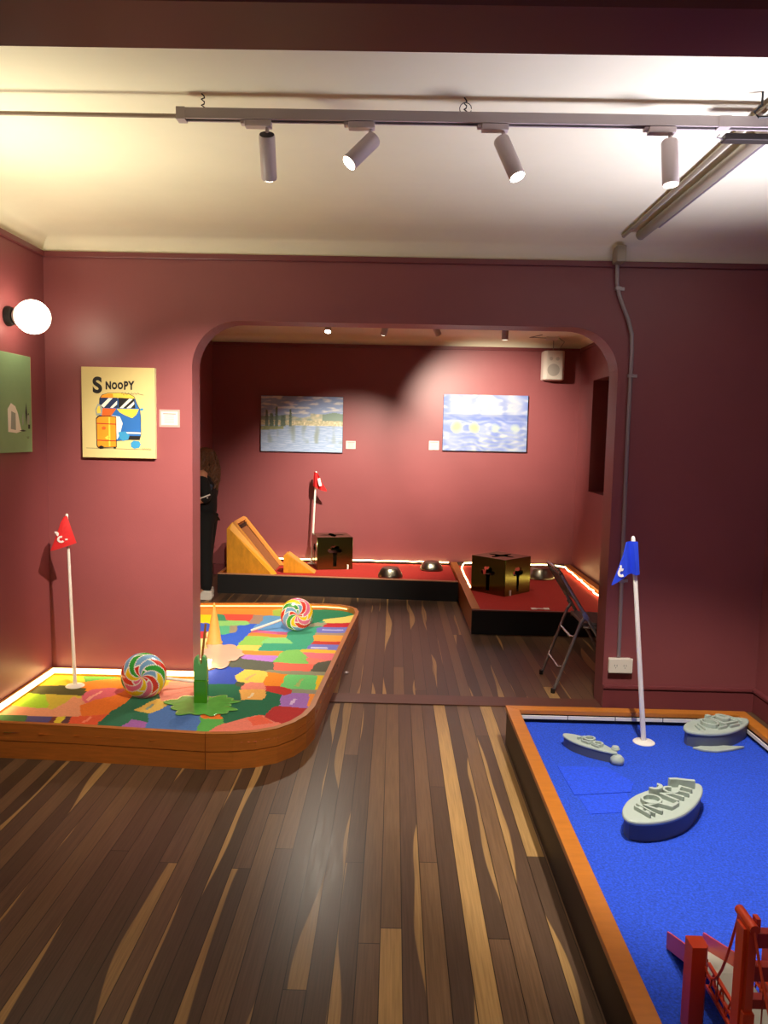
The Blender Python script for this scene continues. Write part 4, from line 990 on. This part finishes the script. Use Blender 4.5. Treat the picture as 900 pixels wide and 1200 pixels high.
# globe lamp
gl_ = thing('globe_wall_lamp', 'round glowing globe lamp on a dark mount on the left wall', 'lamp', (XL, 4.09, 2.19))
MB().lathe([(.052, 0), (.052, .012), (.045, .03), (.03, .036), (0, .036)], 28, (XL, 4.09, 2.19), (1, 0, 0)).build('wall_mount', BLK, gl_, smooth=True)
MB().lathe([(.03, .036), (.042, .046), (.05, .056), (.048, .062)], 28, (XL, 4.09, 2.19), (1, 0, 0)).build('collar', WHITEP, gl_, smooth=True)
gs_ = MB(); bmesh.ops.create_uvsphere(gs_.bm, u_segments=32, v_segments=20, radius=.088, matrix=Matrix.Translation((XL+.135, 4.09, 2.188)))
gs_.build('globe', GLOBE, gl_, smooth=True)

# ------------------------------------------------------------------ speaker
sp = thing('wall_speaker', 'white box speaker hanging high on the far wall', 'speaker', (1.70, 8.5, 2.25))
oc = [(-.115, .09), (-.115, -.05), (-.085, -.085), (.085, -.085), (.115, -.05), (.115, .09)]
MB().prism(oc, 2.252, 2.562, lambda u, v, w: (1.705+u, 8.50+v, w)).build('cabinet', WHITEPL, sp, bevel=.012)
MB().lathe([(.062, 0), (.066, .003), (.05, .004), (.0, .006)], 32, (1.695, 8.415, 2.355), (0, -1, 0)).build('woofer_grille', mat('grey_speaker_mesh', (184, 178, 168), rough=.6), sp, smooth=True)
MB().lathe([(.018, 0), (.02, .003), (0, .005)], 20, (1.665, 8.415, 2.475), (0, -1, 0)).lathe([(.018, 0), (.02, .003), (0, .005)], 20, (1.735, 8.415, 2.475), (0, -1, 0)).build('tweeter', mat('grey_tweeter', (196, 188, 178), rough=.5), sp, smooth=True)
MB().box(1.67, 8.56, 2.34, 1.74, 8.65, 2.44).build('bracket', BLK, sp)
MB().tube([(1.70, 8.5, 2.56), (1.70, 8.49, 2.67), (1.62, 8.4, 2.69), (1.5, 8.38, 2.69), (1.42, 8.38, 2.69), (1.52, 8.2, 2.695)], .004, 6).tube([(1.75, 8.5, 2.56), (1.81, 8.46, 2.66), (1.74, 8.4, 2.69)], .003, 6).build('cable', mat('grey_cable', (130, 120, 105)), sp)
MB().box(1.60, 8.36, 2.665, 1.72, 8.42, 2.70).build('cable_box', WHITEPL, sp)

# ------------------------------------------------------------------ conduit, outlet and ceiling pipes
cd = thing('wall_conduit', 'bent grey conduit running down the wall beside the opening', 'conduit', (1.36, YA, .32))
MB().tube([(1.243, YA-.022, 2.60), (1.248, YA-.014, 2.5), (1.262, YA-.014, 2.44), (1.29, YA-.014, 2.37), (1.325, YA-.014, 2.29), (1.346, YA-.014, 2.22), (1.353, YA-.014, 2.12), (1.353, YA-.014, 1.6), (1.362, YA-.014, .8), (1.368, YA-.014, .32)], .0115, 12).build('pipe', STEEL, cd, smooth=True)
for zz, x in ((1.98, 1.353), (.78, 1.362), (2.47, 1.256)):
    MB().box(x-.016, YA-.028, zz-.009, x+.016, YA, zz+.009).box(x+.016, YA-.006, zz-.009, x+.04, YA, zz+.009).build('clamp', STEEL, cd)
MB().box(1.215, YA-.11, 2.60, 1.268, YA-.008, 2.69).build('junction_box', STEELD, cd, bevel=.006)
ot = thing('power_outlet', 'cream double power outlet box at the foot of the conduit', 'outlet', (1.37, YA, .225))
MB().box(1.303, YA-.042, .226, 1.446, YA-.03, .318).build('face_plate', WHITEPL, ot, bevel=.006)
MB().box(1.309, YA-.03, .231, 1.440, YA, .313).build('outlet_box', WHITEPL, ot, bevel=.004)
s_ = MB()
for cx in (1.345, 1.40):
    s_.box(cx-.008, YA-.0432, .268, cx-.006, YA-.042, .28).box(cx+.006, YA-.0432, .268, cx+.008, YA-.042, .28).box(cx-.002, YA-.0432, .258, cx+.002, YA-.042, .262)
s_.build('sockets', BLK, ot)
for nm, x0_, x1_, yy0, yy1, rr, m_, lb in (('ceiling_conduit', 1.232, 1.215, 4.36, 1.72, .011, STEELD, 'thin steel conduit under the ceiling, leftmost of three, meeting the junction box'),
                            ('ceiling_conduit', 1.300, 1.300, 4.28, 1.72, .026, STEELD, 'thick dull grey conduit under the ceiling, middle of three'),
                            ('ceiling_conduit', 1.352, 1.350, 4.14, 1.72, .012, STEEL, 'thin shiny steel conduit under the ceiling, rightmost of three')):
    tag(MB().tube([(x0_, yy0, 2.735-rr), (x1_, yy1, 2.735-rr)], rr, 14).build(nm, m_, loc=(x0_, 3, 2.7), smooth=True), lb, 'conduit')
em = thing('ceiling_bracket', 'dark grey metal bracket clamped over the ceiling conduits by the track', 'bracket', (1.14, 2.66, 2.66))
MB().box(1.10, 2.735, 2.63, 1.27, 2.78, 2.652).build('bracket_plate', mat('dark_grey_metal', (80, 74, 70), rough=.35, metal=.6), em, bevel=.004)
MB().box(1.24, 2.60, 2.66, 1.50, 2.66, 2.70).box(1.42, 2.60, 2.70, 1.46, 2.66, 2.74).build('channel', mat('olive_grey_metal', (110, 104, 86), rough=.35, metal=.6), em, bevel=.004)
MB().tube([(1.17, 2.63, 2.74), (1.17, 2.63, 2.70), (1.15, 2.64, 2.68), (1.165, 2.64, 2.665), (1.25, 2.64, 2.67)], .004, 6).build('bracket_hook', BLK, em)
MB().tube([(1.09, 2.76, 2.654), (1.08, 2.76, 2.645), (1.10, 2.76, 2.64)], .003, 6).build('screw', STEEL, em)
tag(MB().lathe([(.0, 0), (.016, 0), (.018, .006), (.01, .012), (0, .013)], 16, (-.292, 5.07, .0)).build('floor_stud', STEEL, loc=(-.292, 5.07, 0), smooth=True), 'tiny shiny metal stud in the floor beside the patchwork platform', 'stud')

# ------------------------------------------------------------------ folding chair in the opening
ch = thing('folding_chair', 'grey steel folding chair seen side-on behind the right side of the opening', 'chair', (1.3, 4.9, 0))
ya_, yb_ = 4.76, 5.19
def P(x, z, y): return (x, y, z)
YS = (4.77, 5.16)
for i, y in enumerate(YS):
    MB().tube([P(1.062, .765, y), P(1.085, .725, y), P(1.20, .545, y), P(1.36, .29, y), P(1.54, .012, y)], .0115, 10).build('front_leg', CHROME, ch, smooth=True)
    MB().tube([P(1.225, .50, y+.0), P(1.20, .46, y), P(1.045, .012, y)], .0105, 10).build('rear_leg', CHROME, ch, smooth=True)
    MB().lathe([(.014, 0), (.014, .03)], 12, P(1.045-.003, .0, y)).build('rubber_foot', BLK, ch)
    MB().obox(P(1.222, .505, y-.014 if i == 0 else y+.014), (.05, .008, .028), Matrix.Rotation(.95, 3, 'Y')).build('pivot_plate', CHROME, ch)
MB().tube([P(1.062, .765, YS[0]), P(1.05, .785, YS[0]+.03), P(1.05, .785, YS[1]-.03), P(1.062, .765, YS[1])], .0115, 10).build('top_bar', CHROME, ch, smooth=True)
Rb = Matrix.Rotation(math.radians(57), 3, 'Y')
MB().obox(P(1.118, .672, (YS[0]+YS[1])/2), (.19, YS[1]-YS[0]-.01, .012), Rb).build('backrest', SEATM, ch, bevel=.004)
MB().obox(P(1.40, .435, (YS[0]+YS[1])/2), (.37, YS[1]-YS[0]-.05, .022), Matrix.Rotation(math.radians(3), 3, 'Y')).build('seat', SEATM, ch, bevel=.008)
MB().tube([P(1.22, .425, YS[0]+.02), P(1.58, .412, YS[0]+.02), P(1.58, .412, YS[1]-.02), P(1.22, .425, YS[1]-.02)], .009, 8).build('seat_frame', CHROME, ch, smooth=True)
for z, x in ((.37, 1.170), (.17, 1.10)):
    MB().tube([P(x, z, YS[0]), P(x-.02, z-.015, YS[0]+.05), P(x-.02, z-.015, YS[1]-.05), P(x, z, YS[1])], .008, 8).build('rear_stretcher', CHROME, ch, smooth=True)
MB().tube([P(1.43, .18, YS[0]), P(1.43, .18, YS[1])], .008, 8).build('front_stretcher', CHROME, ch, smooth=True)

# ------------------------------------------------------------------ person half hidden behind the opening's left side
def skin_body(name, verts, edges, radii, m, parent, levels=2, root=0):
    o_ = org(parent); me = bpy.data.meshes.new(name); me.from_pydata([tuple(Vector(v)-o_) for v in verts], edges, [])
    ob = bpy.data.objects.new(name, me); COL.objects.link(ob); ob.parent = parent
    md = ob.modifiers.new('skin', 'SKIN'); md.use_smooth_shade = True
    for i, r in enumerate(radii):
        v = me.skin_vertices[0].data[i]; v.radius = r if isinstance(r, tuple) else (r, r); v.use_root = (i == root)
    s = ob.modifiers.new('sub', 'SUBSURF'); s.levels = levels; s.render_levels = levels
    me.materials.append(m); return ob
px, py = -1.80, 7.36
ps = thing('person', 'person with curly brown hair and black clothes half hidden behind the left of the opening', 'person', (px, py, 0))
K = 1.0
def Q(x, y, z): return (px+x, py+y, z)
# the person faces left (-x), arms held in front
V = [Q(0,0,.80), Q(.0,0,.90), Q(-.01,0,1.02), Q(-.01,0,1.13), Q(-.015,0,1.22), Q(-.02,0,1.28), Q(-.035,0,1.345), Q(-.04,0,1.40),
     Q(.0,-.085,.76), Q(.005,-.09,.42), Q(.02,-.09,.09), Q(-.08,-.09,.05),
     Q(.0,.085,.76), Q(-.03,.09,.42), Q(-.02,.09,.09), Q(-.12,.09,.05),
     Q(-.01,-.15,1.20), Q(.06,-.20,.99), Q(-.10,-.17,.95), Q(-.17,-.15,.97),
     Q(-.01,.15,1.20), Q(.03,.20,.98), Q(-.14,.17,.96), Q(-.2,.15,.98)]
E_ = [(0,1),(1,2),(2,3),(3,4),(4,5),(5,6),(6,7),(0,8),(8,9),(9,10),(10,11),(0,12),(12,13),(13,14),(14,15),(4,16),(16,17),(17,18),(18,19),(4,20),(20,21),(21,22),(22,23)]
Rr = [(.08,.10),(.07,.09),(.075,.10),(.085,.115),(.075,.11),.045,.075,.07, .075,.055,.04,.03, .075,.055,.04,.03, .05,.042,.032,.028, .05,.042,.032,.028]
skin_body('body', V, E_, Rr, SKIN, ps)
# clothing
V = [Q(0,0,.93), Q(0,-.085,.74), Q(.008,-.09,.42), Q(.02,-.09,.075), Q(0,.085,.74), Q(-.028,.09,.42), Q(-.02,.09,.075)]
skin_body('trousers', V, [(0,1),(1,2),(2,3),(0,4),(4,5),(5,6)], [(.115,.14), .092, .07, .06, .092, .07, .06], CLOTH, ps)
V = [Q(0,0,.74), Q(0,0,.96), Q(-.01,0,1.12), Q(-.015,0,1.22), Q(-.01,-.15,1.19), Q(.06,-.20,1.0), Q(.0,-.19,.955), Q(-.01,.15,1.19), Q(.03,.20,.99), Q(-.04,.185,.96)]
skin_body('top', V, [(0,1),(1,2),(2,3),(3,4),(4,5),(5,6),(3,7),(7,8),(8,9)], [(.11,.135), (.105,.13), (.115,.145), (.095,.13), .062, .055, .05, .062, .055, .05], CLOTH, ps)
V = [Q(-.03,0,1.05), Q(-.04,0,1.13)]
skin_body('shirt_print', [Q(.035,-.10,1.04), Q(.035,-.10,1.14)], [(0,1)], [.055, .055], BLUET, ps)
MB().tube([Q(.07+.0*k, -.235+.0*k, 1.0) for k in range(1)] + [Q(-.03, -.225, .985), Q(.03, -.25, 1.005), Q(.09, -.235, 1.03)], .006, 8).build('bracelet', WHITEP, ps)
hd = MB(); bmesh.ops.create_icosphere(hd.bm, subdivisions=3, radius=.09, matrix=Matrix.Translation(Q(-.055, 0, 1.355)) @ Matrix.Diagonal((1.05, .88, 1.2, 1)))
hd.tube([Q(-.14, 0, 1.37), Q(-.165, 0, 1.34), Q(-.15, 0, 1.325)], [.012, .014, .01], 8)
hd.build('head', SKIN, ps, smooth=True)
hr = MB(); rnd = random.Random(5)
for k in range(70):
    a = rnd.uniform(-1.9, 1.9); sx, sy = .085*math.cos(a), .085*math.sin(a)
    z1 = rnd.uniform(1.36, 1.43); z2 = rnd.uniform(1.05, 1.16); n = 12; P_ = []
    for i in range(n+1):
        t = i/n; sw = 1+.45*math.sin(t*pi*.85)
        P_.append(Q(-.01+sx*sw*1.05+.008*math.sin(t*28+k), sy*sw*1.05+.008*math.cos(t*28+k), z1+(z2-z1)*t))
    hr.tube(P_, [.011-.006*abs(2*i/n-1) for i in range(n+1)], 5)
hr.build('hair', HAIR, ps, smooth=True)
hc = MB(); bmesh.ops.create_icosphere(hc.bm, subdivisions=3, radius=.1, matrix=Matrix.Translation(Q(-.015, 0, 1.375)) @ Matrix.Diagonal((1.02, .98, .9, 1)))
hc.build('hair_crown', HAIR, ps, smooth=True)
for dx, yy in ((.0, -.09), (-.04, .09)):
    m_ = MB(); m_.prism([(.07, 0), (.085, .03), (.075, .085), (.0, .10), (-.04, .06), (-.13, .045), (-.165, .02), (-.165, 0)], -.042, .042, lambda u, v, w, d_=dx, y_=yy: (px+d_+u, py+y_+w, v+.001))
    m_.build('shoe', SHOE, ps, bevel=.012)

# ------------------------------------------------------------------ other light
w_ = bpy.data.worlds.new('World'); scene.world = w_; w_.use_nodes = True
w_.node_tree.nodes['Background'].inputs[0].default_value = (.55, .48, .62, 1); w_.node_tree.nodes['Background'].inputs[1].default_value = .06
def point(loc, W, col, r=.09):
    li = bpy.data.lights.new('room_light', 'POINT'); li.energy = W; li.color = col; li.shadow_soft_size = r
    o = bpy.data.objects.new('room_light', li); COL.objects.link(o); o.location = loc
def ceiling_fill(loc, W, col, d, sz=.5, spr=105):
    li = bpy.data.lights.new('ceiling_fill', 'AREA'); li.energy = W; li.color = col; li.size = sz; li.spread = math.radians(spr)
    o = bpy.data.objects.new('ceiling_fill', li); COL.objects.link(o); o.location = loc; o.rotation_euler = Vector(d).to_track_quat('-Z', 'Y').to_euler()
ceiling_fill((-1.8, 2.75, 1.5), 13, (1, .91, .70), (.3, .35, 1)); ceiling_fill((1.85, 2.6, 1.1), 22, (.84, .82, 1.0), (-.3, .12, 1), .5, 85)  # unseen area lights added beside the frame to brighten the ceiling
a_ = bpy.data.lights.new('viewer_room_fill', 'AREA'); a_.energy = 10; a_.size = 1.6; a_.color = (1, .85, .72)  # unseen soft fill added above the camera
o = bpy.data.objects.new('viewer_room_fill', a_); COL.objects.link(o); o.location = (.2, -.2, 2.6)

# ------------------------------------------------------------------ camera
F_, yaw, pit, rol = 900.0, -.0119, -.0976, .0209
fw = Vector((math.sin(yaw)*math.cos(pit), math.cos(yaw)*math.cos(pit), math.sin(pit)))
rt_ = Vector((math.cos(yaw), -math.sin(yaw), 0)); up_ = rt_.cross(fw)
r2 = rt_*math.cos(rol) + up_*math.sin(rol); u2 = -rt_*math.sin(rol) + up_*math.cos(rol)
cam = bpy.data.cameras.new('camera'); co = bpy.data.objects.new('camera', cam); COL.objects.link(co)
Mx = Matrix(((r2.x, u2.x, -fw.x, 0), (r2.y, u2.y, -fw.y, 0), (r2.z, u2.z, -fw.z, 1.6), (0, 0, 0, 1)))
co.matrix_world = Mx
cam.sensor_fit = 'HORIZONTAL'; cam.sensor_width = 36; cam.lens = 36*F_/900.0; cam.clip_start = .05
scene.camera = co
scene.view_settings.view_transform = 'Standard'
scene.view_settings.exposure = 0
scene.view_settings.look = 'None'
# repeats share a group phrase
GR = {'golf_flag': 'pennant flags on the golf platforms', 'lollipop': 'rainbow lollipops on the patchwork platform', 'brass_cube': 'brass cubes on the red platforms', 'steel_bowl': 'upturned steel bowls on the red platforms',
      'toy_boat': 'grey clay boats on the blue turf', 'label_card': 'picture label cards on the walls', 'golf_platform': 'mini golf platforms', 'wall_painting': 'pictures on the walls', 'ceiling_conduit': 'steel conduits under the ceiling', 'lighting_track': 'ceiling lighting tracks'}
for o in list(scene.objects):
    if o.parent or 'category' not in o: continue
    b = o.name.split('.')[0]
    if b in GR: o['group'] = GR[b]
    if b == 'track_spotlight': o['group'] = 'spotlights on the front track' if o.location.y < 4 else 'spotlights in the far room'
